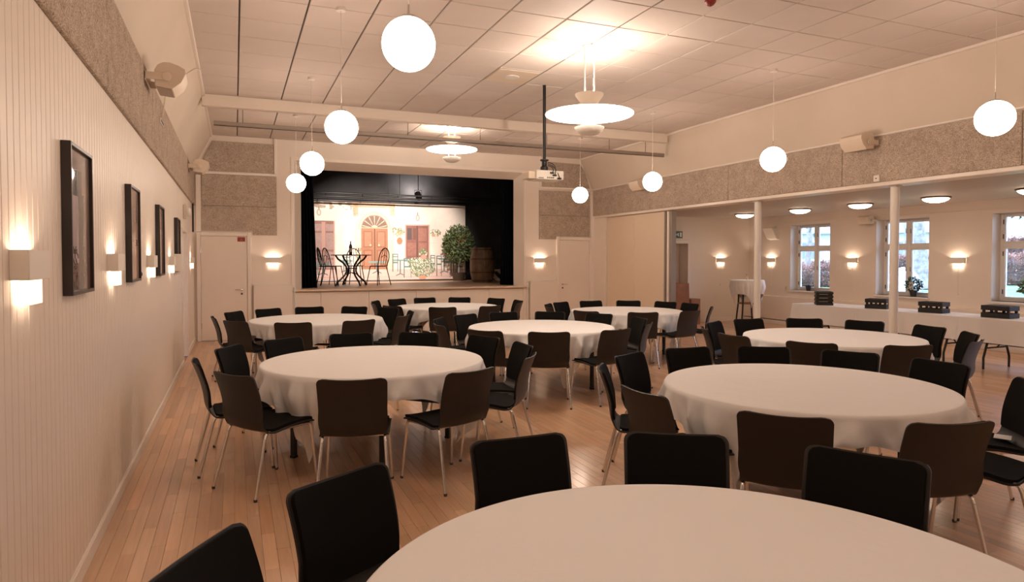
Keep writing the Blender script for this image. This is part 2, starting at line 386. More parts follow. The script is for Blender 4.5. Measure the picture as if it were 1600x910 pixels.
# ------------------------------------------------------------------ doors
def door(n, x0, x1, ztop, y, handle_x, sgn, frame=.075, parent=None):
    d = struct(MB().bbox(x0, x1, y-.045, y-.005, .01, ztop, .004).build('door_%d' % n, 'paint'))
    fr = MB().bbox(x0-frame, x0-.004, y-.06, y, 0, ztop+frame, .006).bbox(x1+.004, x1+frame, y-.06, y, 0, ztop+frame, .006).bbox(x0-.004, x1+.004, y-.06, y, ztop+.004, ztop+frame, .006)
    fr.build('door_frame', 'paint_trim', d)
    h = MB().lathe([(.022, 0), (.022, .008), (.009, .012), (.009, .045)], 12).build('door_handle', 'chrome', d, (handle_x, y-.045, .985), smooth=True); h.rotation_euler = (PI/2, 0, 0)
    MB().tube([(0, 0, .04), (sgn*.03, 0, .045), (sgn*.12, 0, .045)], .008, 8).build('lever', 'chrome', h, smooth=True)
    k = MB().lathe([(.02, 0), (.02, .008), (.006, .009)], 12).build('keyhole_plate', 'iron_hinge', d, (handle_x, y-.045, .90)); k.rotation_euler = (PI/2, 0, 0)
    for hz in (.3, 1.75):
        hx = x1 if handle_x < (x0+x1)/2 else x0
        MB().tube([(hx, y-.05, hz-.05), (hx, y-.05, hz+.05)], .007, 6).build('hinge', 'chrome', d)
    return d
d1 = door(1, -.60, .22, 2.02, YB, .12, -1)
d2 = door(2, 7.05, 7.84, 2.02, YB, 7.13, 1)
d3 = struct(MB().bbox(XL-.10, XL-.06, 11.02, 11.98, .01, 1.99, .004).build('door_3', 'paint'))
MB().bbox(XL-.11, XL+.012, 10.93, 11.01, 0, 2.05, .006).bbox(XL-.11, XL+.012, 11.99, 12.07, 0, 2.05, .006).bbox(XL-.11, XL+.012, 11.01, 11.99, 1.995, 2.05, .006).build('door_frame', 'paint_trim', d3)
d4 = struct(MB().bbox(.004, DX1-DX0-.004, -.04, 0, .01, DZ-.004, .004).build('door_4', 'paint')); d4.location = (DX0, AY+.36, 0)
MB().box(-.1, DX1-DX0+.1, .0, .06, 0, DZ+.1).build('door_backing', 'paint', d4)
struct(MB().bbox(DX0-.09, DX0, AY-.02, AY+.01, 0, DZ+.09, .006).bbox(DX1, DX1+.09, AY-.02, AY+.01, 0, DZ+.09, .006).bbox(DX0, DX1, AY-.02, AY+.01, DZ, DZ+.09, .006).build('trim_3', 'paint_trim'))
hh = MB().tube([(.73, -.04, 1.0), (.73, -.08, 1.0), (.62, -.085, 1.0)], .009, 8).build('door_handle', 'chrome', d4, smooth=True)
MB().box(.40, .58, -.046, -.039, 1.50, 1.62).build('notice', 'pink_note', d4)

# ------------------------------------------------------------------ windows
def window(n, y0, y1):
    w = struct(thing('window_%d' % n, None, None, (AX+.22, y0, WZ0))); del_ = [k for k in ('label', 'category') if k in w.keys()]
    W, H = y1-y0, WZ1-WZ0; tz = H*.64
    f = MB()
    f.bbox(0, .07, 0, .06, 0, H, .006).bbox(0, .07, W-.06, W, 0, H, .006).bbox(0, .07, .06, W-.06, 0, .045, .006).bbox(0, .07, .06, W-.06, H-.03, H, .006)
    f.build('window_frame', 'blue_white', w)
    MB().bbox(-.012, .07, W/2-.03, W/2+.03, .045, H-.03, .006).build('mullion', 'blue_white', w)
    for a, b in ((.06, W/2-.03), (W/2+.03, W-.06)):
        MB().bbox(-.012, .07, a, b, tz-.03, tz+.03, .006).build('transom', 'blue_white', w)
        for z0, z1 in ((.045, tz-.03), (tz+.03, H-.03)):
            s = MB().bbox(-.005, .05, a+.003, a+.035, z0, z1, .004).bbox(-.005, .05, b-.035, b-.003, z0, z1, .004).bbox(-.005, .05, a+.035, b-.035, z0, z0+.035, .004).bbox(-.005, .05, a+.035, b-.035, z1-.035, z1, .004).build('sash', 'blue_white', w)
            MB().box(.02, .026, a+.035, b-.035, z0+.035, z1-.035).build('pane', 'glass', s)
            yh = a if a < .1 else b
            for zz in (z0+.12, z1-.12):
                MB().tube([(-.012, yh, zz-.04), (-.012, yh, zz+.04)], .009, 6).build('hinge', 'iron_hinge', s)
            yh = b-.02 if a < .1 else a+.02
            MB().tube([(-.005, yh, (z0+z1)/2), (-.03, yh, (z0+z1)/2), (-.03, yh, (z0+z1)/2+.08)], .006, 6).build('catch', 'iron_hinge', s)
    MB().bbox(-.27, .0, -.03, W+.03, -.035, .0, .006).build('window_sill', 'blue_white', w)
    return w
for n, (a, b) in enumerate(WIN): window(n+1, a, b)

# ------------------------------------------------------------------ columns, folding partition
for yc, lab in ((8.66, 'white round steel column beside the tall cocktail table'), (6.17, 'white round steel column in front of the buffet tables')):
    t = thing('column', lab, 'column', (XR+.10, yc, 0), group='columns carrying the lintel')
    MB().lathe([(.055, .012), (.055, 2.53)], 24).build('shaft', 'column', t, smooth=30)
    MB().lathe([(.085, 0), (.085, .012)], 24).build('base_plate', 'column', t)
    MB().bbox(-.06, .06, -.06, .06, 2.53, 2.545, .002).build('head_plate', 'column', t)
t = thing('folding_partition', 'cream folding partition wall drawn to the back right corner', 'partition', (XR+.06, 11.1, 0))
MB().bbox(-.03, .03, .06, 1.15, .015, 2.535, .005).build('panel', 'partition', t); MB().bbox(-.03, .03, 1.154, 2.29, .015, 2.535, .005).build('panel', 'partition', t)
MB().bbox(-.05, .05, .0, .055, .015, 2.535, .005).build('end_post', mat('grey_post', (.25, .21, .17), .5), t)
MB().bbox(-.045, .045, -.10, -.03, .015, 2.535, .005).build('end_panel', 'paint_trim', t); MB().bbox(-.06, .06, -.20, -.14, .015, 2.535, .005).build('side_channel', 'steel', t)
MB().lathe([(.02, 0), (.02, .01)], 12).build('recessed_pull', 'white_plastic', t, (-.035, .12, 1.05)).rotation_euler = (0, -PI/2, 0)

# ------------------------------------------------------------------ stage
SX0, SX1, SYB, SZ = .75, 7.6, 18.75, 4.3
stage = struct(MB().box(SX0, SX1, YB+.28, SYB, ST-.06, ST).build('floor_stage', 'stage_floor'))
MB().bbox(OX0-.06, OX1+.06, YB-.05, YB+.30, ST-.045, ST, .012).build('stage_lip', mat('stage_lip_wood', (.66, .50, .38), .4), stage)
struct(MB().box(SX0, SX1, SYB, SYB+.1, ST, SZ).build('wall_stage_back', 'stage_black'))
struct(MB().box(SX0-.1, SX0, YB+.3, SYB, ST, SZ).build('wall_stage_left', 'stage_black'))
struct(MB().box(SX1, SX1+.1, YB+.3, SYB, ST, SZ).build('wall_stage_right', 'stage_black'))
struct(MB().box(SX0, SX1, YB+.3, SYB, SZ, SZ+.1).build('ceiling_stage', 'stage_black'))
struct(MB().box(SX0, IX0-.02, YB+.30, YB+.34, ST, SZ).box(IX1+.02, SX1, YB+.30, YB+.34, ST, SZ).box(SX0, SX1, YB+.30, YB+.34, IZ+.02, SZ).build('wall_stage_front', 'stage_black'))
def curtain(name, x0t, x1t, x0b, x1b, yc, z0, z1, amp, waves, m, label):
    mb = MB(); n = int(waves*10); R_ = 8
    for j in range(R_+1):
        v = j/R_; z = z0+(z1-z0)*v
        for i in range(n+1):
            u = i/n; x = (x0b+(x1b-x0b)*u)*(1-v)+(x0t+(x1t-x0t)*u)*v
            mb.v.append((x, yc+amp*math.sin(u*waves*2*PI+.5*math.sin(v*2))*(1-.3*v), z))
    for j in range(R_):
        for i in range(n): a = j*(n+1)+i; mb.f.append((a, a+1, a+n+2, a+n+1))
    o = mb.build(name, m, smooth=70); md = o.modifiers.new('thickness', 'SOLIDIFY'); md.thickness = .012
    return tag(o, label, 'curtain', 'stage curtains')
curtain('stage_curtain', 1.16, 1.50, 1.16, 1.60, 14.62, ST+.01, 4.2, .045, 6, 'curtain', 'dark navy stage curtain gathered at the left of the stage opening')
curtain('stage_curtain', 5.86, 6.22, 5.80, 6.22, 14.62, ST+.01, 4.2, .045, 6, 'curtain', 'dark navy stage curtain gathered at the right, beside the barrel')

# printed backdrop: flat canvas, colours stored on a fine grid
def smooth_noise(h, w, cell, seed):
    r = np.random.default_rng(seed); g_ = r.random((h//cell+3, w//cell+3)); yy, xx = np.mgrid[0:h, 0:w]/cell
    y0, x0 = yy.astype(int), xx.astype(int); fy, fx = yy-y0, xx-x0; fy = fy*fy*(3-2*fy); fx = fx*fx*(3-2*fx)
    return (g_[y0, x0]*(1-fx)+g_[y0, x0+1]*fx)*(1-fy)+(g_[y0+1, x0]*(1-fx)+g_[y0+1, x0+1]*fx)*fy
def paint_backdrop():
    S = 2; W, H = 240*S, 124*S
    img = np.zeros((H, W, 3)); yy, xx = np.mgrid[0:H, 0:W]; X = 487+xx/S; Y = 313+yy/S
    n1, n2, n3 = smooth_noise(H, W, 40, 1), smooth_noise(H, W, 9, 2), smooth_noise(H, W, 3, 3)
    img[:] = (.82, .72, .64); img *= (.90+.14*n1+.06*n2)[..., None]
    def put(mask, c, a=1.0, tex=.0):
        c = np.array(c)*(1-tex/2+tex*n3[..., None]); img[mask] = (img*(1-a)+c*a)[mask]
    rect = lambda x0, x1, y0, y1: (X >= x0) & (X < x1) & (Y >= y0) & (Y < y1)
    ell = lambda cx, cy, rx, ry: ((X-cx)/rx)**2+((Y-cy)/ry)**2 < 1
    put((n1 > .62) & (X < 545), (.62, .53, .48), .5); put((n2 > .7) & (Y > 375), (.66, .58, .52), .35)
    put(rect(487, 545, 313, 326) & (n2+.04*(326-Y) > .75), (.30, .22, .14), .8, .6)
    # cornice and arch surround
    put(rect(545, 612, 313, 321), (.66, .46, .31), 1, .3); put(rect(545, 612, 319.5, 321), (.38, .24, .16))
    put(rect(546, 612, 321, 334) & (n2 > .45), (.62, .44, .30), .7, .3); put(rect(547, 555, 316, 336), (.48, .30, .19), .85, .5); put(rect(604, 611, 316, 334), (.50, .33, .21), .85, .5)
    arch_o = (ell(579.5, 356, 31, 33) & (Y < 356)) | rect(549, 610, 356, 420); put(arch_o, (.74, .58, .42), .85, .15)
    put(ell(579.5, 355, 25, 27) & ~ell(579.5, 355, 23, 25) & (Y < 356), (.45, .30, .20), .7)
    door_ = (ell(579.5, 354, 20.5, 21) & (Y < 354)) | rect(559, 600, 354, 421); put(door_, (.36, .17, .10), 1, .15)
    fan = ell(579.5, 354, 19, 19.5) & (Y < 353); put(fan, (.20, .13, .10))
    ang = np.degrees(np.arctan2(354-Y, X-579.5)); put(fan & (np.abs((ang % 26)-13) < 2.2), (.66, .48, .36)); put(ell(579.5, 354, 5, 5) & (Y < 353), (.6, .42, .3))
    put(rect(559, 600, 353, 355), (.55, .33, .22)); put(rect(579, 580.3, 355, 421), (.12, .06, .04))
    for a in (562.5, 583):
        for y0, y1 in ((359, 385), (389, 416)):
            put(rect(a, a+13.5, y0, y1), (.26, .115, .07)); put(rect(a+1.5, a+12, y0+1.5, y1-1.5), (.42, .20, .125), 1, .2)
    for a in (573, 586): put(ell(a, 381, 1.5, 1.5), (.75, .6, .4))
    # left shuttered window
    put(rect(488, 520, 344, 421), (.27, .14, .115), 1, .2)
    for a in (489.5, 506.5):
        for y0, y1 in ((349, 360), (363, 389), (392, 402), (405, 418)): put(rect(a, a+11, y0, y1), (.37, .25, .23), 1, .25)
    put(rect(500.5, 506, 346, 420), (.50, .29, .24)); put(rect(518, 520, 344, 421), (.55, .35, .28))
    for cx, cy in ((496.5, 331), (647.5, 336)):
        put(ell(cx, cy, 3.2, 5.2), (.45, .33, .27)); put(ell(cx, cy, 1.8, 3.6), (.78, .66, .55)); put(rect(cx-.6, cx+.6, cy-9, cy-4), (.3, .2, .15))
    # right door
    put(rect(627, 667, 347, 404), (.52, .34, .28)); put(rect(629, 665, 349, 404), (.24, .105, .085), 1, .2)
    put(rect(631, 638, 353, 372), (.10, .07, .07)); put(rect(640, 645, 353, 372), (.17, .08, .06))
    for y0, y1 in ((353, 374), (377, 398)): put(rect(649, 662.5, y0, y1), (.32, .15, .115), 1, .25)
    put(rect(646, 647.2, 349, 404), (.1, .05, .04)); put(rect(631, 645, 377, 398), (.30, .14, .11), 1, .25)
    # hanging baskets
    for cx, cy, r in ((617, 359, 10), (676, 360, 10), (612, 356, 6)):
        m_ = ell(cx, cy, r, r*.62) & (n3 > .35); put(m_, (.20, .24, .11), 1, .8); put(m_ & (n3 > .8), (.75, .45, .42)); put(ell(cx, cy+5, r*.5, 3.5) & (n3 > .5), (.62, .36, .22))
    put(ell(618.5, 374, 4.6, 6), (.50, .20, .11), 1, .3)
    # ground
    put(rect(487, 728, 420, 440), (.66, .47, .42), .9, .12); put(rect(487, 728, 432, 433), (.45, .30, .26), .5)
    put(rect(520, 559, 414, 421), (.70, .55, .48), .7)
    # teal tables and thin chairs
    for x0, x1, y_, b in ((492, 512, 410, 428), (526, 546, 405, 424), (570, 596, 407, 426), (607, 632, 404, 430), (682, 700, 402, 426), (692, 722, 407, 433)):
        put(rect(x0, x1, y_, y_+2.6), (.22, .34, .32)); xm = (x0+x1)/2; put(rect(xm-1, xm+1, y_+2, b-3), (.16, .17, .16)); put((np.abs(Y-(b-3+np.abs(X-xm)*.45)) < .9) & rect(xm-7, xm+7, b-4, b+1), (.16, .17, .16))
    for x0, w_, y0, b in ((494, 10, 398, 428), (532, 10, 396, 424), (607, 9, 395, 424), (625, 12, 402, 434), (668, 8, 397, 424), (678, 9, 398, 432), (702, 9, 395, 428), (712, 10, 402, 434)):
        put(rect(x0, x0+w_, y0, y0+1.5) | rect(x0, x0+w_, y0+4, y0+5.5) | rect(x0, x0+w_, y0+13, y0+15.5), (.13, .22, .21))
        put(rect(x0, x0+1.2, y0, b) | rect(x0+w_-1.2, x0+w_, y0, b), (.12, .15, .15))
    # bushes
    for cx, cy, rx, ry in ((655, 417, 21, 17), (641, 410, 10, 9), (656, 393, 7, 7), (705, 392, 8, 9)):
        m_ = ell(cx, cy, rx, ry) & (n3+.2*n2 > .42); put(m_, (.17, .22, .12), 1, .9); put(m_ & (n3 > .72), (.62, .62, .50))
    put(ell(655, 434, 6, 4), (.55, .28, .20)); put(ell(657, 400, 5, 4), (.55, .30, .24))
    put(rect(487, 728, 313, 314.2), (.08, .06, .06))
    return np.clip(img, 0, 1)
def print_grid(name, img, w, h, m, parent=None, loc=(0, 0, 0), axis='x'):
    H, W, _ = img.shape; us = np.linspace(0, w, W+1); vs = np.linspace(h, 0, H+1)
    U, V = np.meshgrid(us, vs); Z = np.zeros_like(U)
    co = np.stack([U, Z, V] if axis == 'x' else [Z, U, V], -1).reshape(-1, 3)
    idx = np.arange((H+1)*(W+1)).reshape(H+1, W+1)
    f = np.stack([idx[1:, :-1], idx[1:, 1:], idx[:-1, 1:], idx[:-1, :-1]], -1).reshape(-1, 4)
    me = bpy.data.meshes.new(name); me.vertices.add(len(co)); me.vertices.foreach_set('co', co.ravel().astype(np.float32))
    me.loops.add(f.size); me.loops.foreach_set('vertex_index', f.ravel().astype(np.int32)); me.polygons.add(len(f))
    me.polygons.foreach_set('loop_start', np.arange(0, f.size, 4, dtype=np.int32)); me.update(calc_edges=True)
    ca = me.color_attributes.new('print', 'FLOAT_COLOR', 'CORNER')
    c = np.ones((H*W, 4, 4), np.float32); c[:, :, :3] = img.reshape(-1, 1, 3); ca.data.foreach_set('color', c.ravel())
    me.materials.append(M[m]); return link(name, me, parent, loc)
t = thing('printed_backdrop', 'printed canvas backdrop of a sunny courtyard with an arched door', 'backdrop', (1.92, 18.5, ST))
print_grid('canvas', paint_backdrop(), 4.31, 2.15, 'print', t, (0, 0, .04))
MB().box(0, 4.31, .003, .012, .04, 2.19).build('canvas_back', 'stage_black', t)
MB().tube([(-.02, 0, .02), (4.33, 0, .02)], .02, 8).build('bottom_batten', 'frame', t)
MB().bbox(-.05, 4.36, -.03, .03, 2.19, 2.24, .008).build('top_batten', 'black_metal', t)
t = thing('lighting_bar', 'black double lighting bar hanging above the printed backdrop', 'bar', (SX0+.3, 17.9, 3.22))
for dz in (0, .09): MB().tube([(0, 0, dz), (6.2, 0, dz)], .022, 10).build('pipe', 'black_metal', t, smooth=True)
for i in range(7): MB().tube([(.2+i*.95, 0, 0), (.2+i*.95, 0, .09)], .012, 6).build('strut', 'black_metal', t)
for dx in (.5, 3.1, 5.7): MB().tube([(dx, 0, .09), (dx, 0, SZ-3.22)], .006, 6).build('hanger', 'black_metal', t)
def stage_lamp(loc, target, watts, angle, label, color=(1, .86, .76), blend=.6):
    t = thing('stage_lamp', label, 'stage lamp', loc, group='stage lamps')
    d = (Vector(target)-Vector(loc)).normalized(); q = d.to_track_quat('-Z', 'Y')
    h = MB().lathe([(.06, .16), (.085, .12), (.085, -.08), (.075, -.08), (.075, .10)], 16).build('housing', 'black_metal', t, smooth=30); h.rotation_mode = 'QUATERNION'; h.rotation_quaternion = q
    MB().tube([(-.1, 0, 0), (-.1, 0, .14), (.1, 0, .14), (.1, 0, 0)], .008, 6).build('yoke', 'black_metal', t)
    MB().tube([(0, 0, .14), (0, 0, SZ-loc[2])], .01, 6).build('hanger', 'black_metal', t)
    l = bpy.data.lights.new('stage_beam', 'SPOT'); l.energy = watts; l.color = color; l.spot_size = math.radians(angle); l.spot_blend = blend; l.shadow_soft_size = .04
    o = bpy.data.objects.new('stage_beam', l); COL.objects.link(o); o.parent = t; o.rotation_mode = 'QUATERNION'; o.rotation_quaternion = q; o.location = d*.09
stage_lamp((2.9, 15.0, 3.9), (3.2, 18.5, 2.0), STAGE_W, 62, 'black stage lamp above the left of the stage opening')
stage_lamp((4.6, 15.0, 3.9), (4.5, 18.5, 2.0), STAGE_W*.8, 62, 'black stage lamp above the right of the stage opening')
stage_lamp((4.75, 18.22, 3.36), (4.75, 18.62, 3.75), 75, 165, 'black stage lamp clamped on the lighting bar near the backdrop', (1, .9, .84), .9)

# barrel
t = thing('wine_barrel', 'old brown oak barrel standing on the right of the stage', 'barrel', (6.06, 16.6, ST))
NS = 22; Rb = lambda z: .255+.075*(1-((z-.46)/.46)**2)
zs = [0, .1, .22, .34, .46, .58, .70, .82, .92]
for k in range(NS):
    a0, a1 = 2*PI*k/NS+.006, 2*PI*(k+1)/NS-.006; mb = MB(); n = len(zs)
    for z in zs:
        for a, dr in ((a0, 0), (a1, 0), (a1, -.025), (a0, -.025)): mb.v.append(((Rb(z)+dr)*math.cos(a), (Rb(z)+dr)*math.sin(a), z))
    for i in range(n-1):
        for q in range(4): mb.f.append((i*4+q, i*4+(q+1) % 4, i*4+4+(q+1) % 4, i*4+4+q))
    mb.f += [(3, 2, 1, 0), tuple(4*(n-1)+q for q in range(4))]
    mb.build('stave', 'oak', t)
for z in (.05, .27, .62, .87):
    MB().lathe([(Rb(z-.02)+.003, -.022), (Rb(z-.02)+.008, -.022), (Rb(z+.02)+.008, .022), (Rb(z+.02)+.003, .022)], 32).build('hoop', 'hoop', t, (0, 0, z), smooth=30)
MB().lathe([(.24, 0), (.24, .02)], 24).build('barrel_head', 'oak', t, (0, 0, .88))
# bundle beside barrel
mb = MB()
for k in range(7):
    a = k*.4; mb.tube([(.20*math.cos(u+a)*(1-.04*k), .03*k*.5, .17+.15*math.sin(u+a*.6)) for u in np.linspace(0, 2*PI, 16)], .012, 6)
tag(mb.build('coiled_cable', 'beige_plastic', None, (6.62, 16.75, ST+.012), smooth=True), 'loose pale coil lying on the stage right of the barrel', 'coil')

def leaf_cloud(n, fn, size, seed, curl=.3):
    r = random.Random(seed); mb = MB()
    for _ in range(n):
        p, out = fn(r); p = Vector(p); d = (Vector(out)+Vector((r.gauss(0, .6), r.gauss(0, .6), r.gauss(0, .5)))).normalized()
        s = d.cross(Vector((r.gauss(0, 1), r.gauss(0, 1), r.gauss(0, 1)))).normalized(); u = d.cross(s); L = size*r.uniform(.7, 1.3); w = L*.22
        mb.add([p, p+d*L*.45+s*w+u*w*curl, p+d*L+u*L*-.12, p+d*L*.45-s*w+u*w*curl], [(0, 1, 2), (0, 2, 3)])
    return mb
def in_ell(cx, cy, cz, rx, ry, rz):
    def f(r):
        while True:
            x, y, z = r.uniform(-1, 1), r.uniform(-1, 1), r.uniform(-1, 1); d = x*x+y*y+z*z
            if .12 < d < 1: break
        return (cx+x*rx, cy+y*ry, cz+z*rz), (x, y, z+.2)
    return f
t = thing('potted_tree', 'leafy green potted tree standing before the right edge of the backdrop', 'plant', (5.86, 18.0, ST))
MB().lathe([(.15, 0), (.19, .20), (.20, .24), (.18, .24), (.17, .20)], 20).build('pot', 'pot_brown', t, smooth=30)
tr = MB().tube([(0, 0, .2), (.015, 0, .5), (-.01, .01, .8), (.01, 0, 1.1)], [.022, .02, .017, .012], 8)
for k in range(7):
    a = k*2.4; tr.tube([(0, 0, .55+.06*k), (.12*math.cos(a), .12*math.sin(a), .75+.07*k), (.25*math.cos(a), .25*math.sin(a), .9+.07*k)], [.012, .008, .004], 6)
tr.build('trunk', 'bark', t, smooth=True)
tag(leaf_cloud(1900, in_ell(0, 0, 1.04, .42, .36, .52), .095, 3).build('foliage', 'leaf', t), kind='stuff')
tag(leaf_cloud(60, in_ell(.02, -.15, 1.18, .16, .2, .16), .05, 4).build('blossoms', 'red_flower', t), kind='stuff')

# iron cafe table and chairs on the stage
t = thing('iron_table', 'black wrought iron cafe table with curved legs on the stage', 'table', (2.52, 15.85, ST))
MB().lathe([(.0, .70), (.46, .70), (.47, .708), (.46, .72), (0, .72)], 40).build('table_top', 'black_metal', t, smooth=30)
for k in range(4):
    a = PI/4*0+k*PI/2+.35; P = [(.40, .70), (.34, .62), (.22, .54), (.13, .44), (.12, .34), (.17, .24), (.27, .15), (.36, .08), (.40, .0)]
    MB().tube([(r*math.cos(a), r*math.sin(a), z) for r, z in P], .022, 8).build('leg', 'black_metal', t, smooth=True)
MB().tube([(.13*math.cos(u), .13*math.sin(u), .40) for u in np.linspace(0, 2*PI, 25)], .012, 6).build('ring', 'black_metal', t, smooth=True)
for a in (.35, .35+PI/2):
    MB().tube([(.30*math.cos(a)*u, .30*math.sin(a)*u, .13+.17*(1-u*u)) for u in np.linspace(-1, 1, 13)], .012, 6).build('stretcher', 'black_metal', t, smooth=True)
def iron_chair(loc, rz, label):
    t = thing('iron_chair', label, 'chair', loc, rz, group='iron cafe chairs on the stage')
    MB().lathe([(0, .44), (.19, .44), (.20, .45), (.19, .462), (0, .462)], 24).build('seat', 'black_metal', t, smooth=30)
    for sx in (-1, 1):
        MB().tube([(sx*.13, .13, .44), (sx*.19, .20, 0)], .011, 6).build('leg', 'black_metal', t, smooth=True)
        MB().tube([(sx*.14, -.13, .44), (sx*.20, -.22, 0)], .011, 6).build('leg', 'black_metal', t, smooth=True)
    hoop = [(.17*math.cos(a)*(1.0 if math.sin(a) > 0 else 1), -.17-.06*(.2+.8*max(0, math.sin(a))), .62+.26*math.sin(a)) for a in np.linspace(0, PI, 19)]
    MB().tube([(.15, -.13, .45)]+hoop+[(-.15, -.13, .45)], .012, 8).build('back_hoop', 'black_metal', t, smooth=True)
    for x in (-.08, 0, .08):
        MB().tube([(x*.8, -.15, .45), (x*1.2, -.19, .66), (x*.6, -.22, .62+.25*math.sqrt(max(0, 1-(x*.6/.17)**2)))], .007, 6).build('back_rod', 'black_metal', t, smooth=True)
    MB().tube([(-.10, -.20, .66), (0, -.205, .72), (.10, -.20, .66)], .007, 6).build('back_scroll', 'black_metal', t, smooth=True)
iron_chair((1.96, 15.62, ST), -PI/2-.35, 'black iron chair nearest the left curtain at the stage table')
iron_chair((2.16, 16.2, ST), -PI/2-.6, 'black iron chair behind the left end of the stage table')
iron_chair((3.13, 15.75, ST), PI/2+.55, 'black iron chair at the right end of the stage table')
iron_chair((2.72, 16.5, ST), PI+.05, 'black iron chair behind the stage table, its back to the backdrop')
t = thing('wine_bottle', 'dark wine bottle standing on the iron stage table', 'bottle', (2.50, 15.8, ST+.72))
MB().lathe([(.036, 0), (.037, .01), (.037, .19), (.030, .22), (.014, .25), (.013, .30), (.015, .30), (.015, .315)], 16).build('bottle_body', 'bottle', t, smooth=30)
MB().lathe([(.0375, .06), (.0375, .15)], 16).build('label', 'label', t)
for dx, dy, lab in ((.15, -.08, 'small wine glass right of the bottle on the stage table'), (.22, .08, 'small wine glass nearest the right end of the stage table')):
    t = thing('wine_glass', lab, 'glass', (2.5+dx, 15.8+dy, ST+.72), group='wine glasses on the stage table')
    MB().lathe([(.03, 0), (.03, .003), (.004, .008), (.004, .07), (.02, .085), (.034, .11), (.036, .14), (.030, .165), (.028, .165), (.034, .14), (.030, .11), (.003, .085)], 16).build('glass_body', 'glass', t, smooth=40)

# ------------------------------------------------------------------ radiators, pipes, signs on the back wall
for x0, x1, lab in ((.33, 1.06, 'flat white radiator under the sconce left of the stage'), (6.28, 6.98, 'flat white radiator under the sconce right of the stage')):
    t = thing('radiator', lab, 'radiator', ((x0+x1)/2, YB, .0), group='radiators beside the stage'); w = (x1-x0)/2
    MB().bbox(-w, w, -.10, -.07, .12, 1.06, .006).build('front_plate', 'paint_trim', t)
    MB().bbox(-w+.01, w-.01, -.07, -.012, .14, 1.04, .006).build('body', 'paint', t)
    MB().bbox(-w, w, -.10, -.015, 1.06, 1.072, .003).build('top_grille', 'white_plastic', t)
    s = 1 if x0 < 3 else -1; px = s*(w+.05)
    MB().tube([(px, -.05, 0), (px, -.05, .90), (s*w, -.05, .97)], .014, 8).build('pipe', 'white_plastic', t, smooth=True)
    v = MB().lathe([(.02, 0), (.024, .02), (.024, .07), (.018, .08)], 12).build('valve', 'white_plastic', t, (px, -.05, .93), smooth=30)
    for sx in (-1, 1): MB().bbox(sx*w*.8-.015, sx*w*.8+.015, -.08, -.03, 0, .14, .003).build('foot', 'white_plastic', t)
t = thing('fire_sign', 'small red sign at the top corner of the left stage door', 'sign', (.12, YB-.047, 1.92))
MB().box(-.07, .07, -.006, 0, 0, .085).build('plate', 'red_sign', t)
MB().prism([(-.03, .015), (.03, .015), (0, .07)], 'y', -.008, -.006).build('symbol', 'terracotta', t)
t = thing('exit_sign', 'green running man exit sign above the annex doorway', 'sign', (10.0, AY-.01, 2.09))
MB().bbox(-.14, .14, -.03, .008, 0, .17, .004).build('plate', 'green_sign', t)
MB().box(.06, .11, -.033, -.03, .03, .14).build('door_symbol', 'white_print', t)
MB().prism([(-.005, .06), (.02, .04), (.035, .06), (.02, .085), (.03, .12), (0, .125), (-.02, .09)], 'y', -.033, -.03).build('figure_symbol', 'white_print', t)
MB().prism([(-.11, .085), (-.07, .12), (-.07, .10), (-.035, .10), (-.035, .07), (-.07, .07), (-.07, .05)], 'y', -.033, -.03).build('arrow_symbol', 'white_print', t)

# ------------------------------------------------------------------ wall sconces
def sconce(loc, rz, label, cord=0, watts=SCONCE_W):
    t = thing('wall_sconce', label, 'wall lamp', loc, rz, group='white box wall sconces')
    w, d = .138, .062
    MB().bbox(-w, w, -d, -d+.004, 0, .108, .0015).build('front_shade', 'lamp_white', t)
    for s in (-1, 1): MB().bbox(min(s*w, s*(w-.004)), max(s*w, s*(w-.004)), -d+.004, -.0015, 0, .108, .0015).build('end_shade', 'lamp_white', t)
    MB().bbox(-.05, .05, -.012, 0, .02, .09, .003).build('wall_plate', 'lamp_white', t)
    MB().bbox(-.075, .075, -.050, -.046, -.09, .03, .0015).bbox(-.075, .075, -.046, -.012, -.09, -.086, .0015).bbox(-.075, -.071, -.046, -.012, -.086, .03, .0015).bbox(.071, .075, -.046, -.012, -.086, .03, .0015).build('opal_tray', 'opal', t)
    point_light('bulb', t, (0, -.034, .055), watts, WARM, .016)
    if cord:
        MB().tube([(.0, -.008, -.02), (.0, -.008, -cord)], .003, 6).build('cord', 'white_plastic', t)
        MB().bbox(-.012, .012, -.022, -.002, -cord-.03, -cord, .003).build('cord_switch', 'white_plastic', t)
for yy, lab in ((2.925, 'lit white wall sconce nearest the camera, left of the first picture'), (4.83, 'lit white wall sconce between the first and second pictures'), (6.81, 'lit white wall sconce between the second and third pictures'),
                (8.89, 'lit white wall sconce between the third and fourth pictures'), (12.98, 'lit white wall sconce in the far left corner past the side door')):
    sconce((XL-.002, yy, 1.505), PI/2, lab)
sconce((.705, YB, 1.505), 0, 'lit white wall sconce left of the stage, above the radiator', .30)
sconce((6.55, YB, 1.495), 0, 'lit white wall sconce right of the stage, above the radiator', .30)
sconce((11.34, AY, 1.50), 0, 'lit white wall sconce on the annex end wall by the doorway', .55)
for yy, lab in ((12.72, 'lit white wall sconce between annex corner and first window'), (10.38, 'lit white wall sconce between the first and second windows'), (8.11, 'lit white wall sconce between the second and third windows'), (5.83, 'lit white wall sconce past the third window')):
    sconce((AX, yy, 1.50), -PI/2, lab, .55)

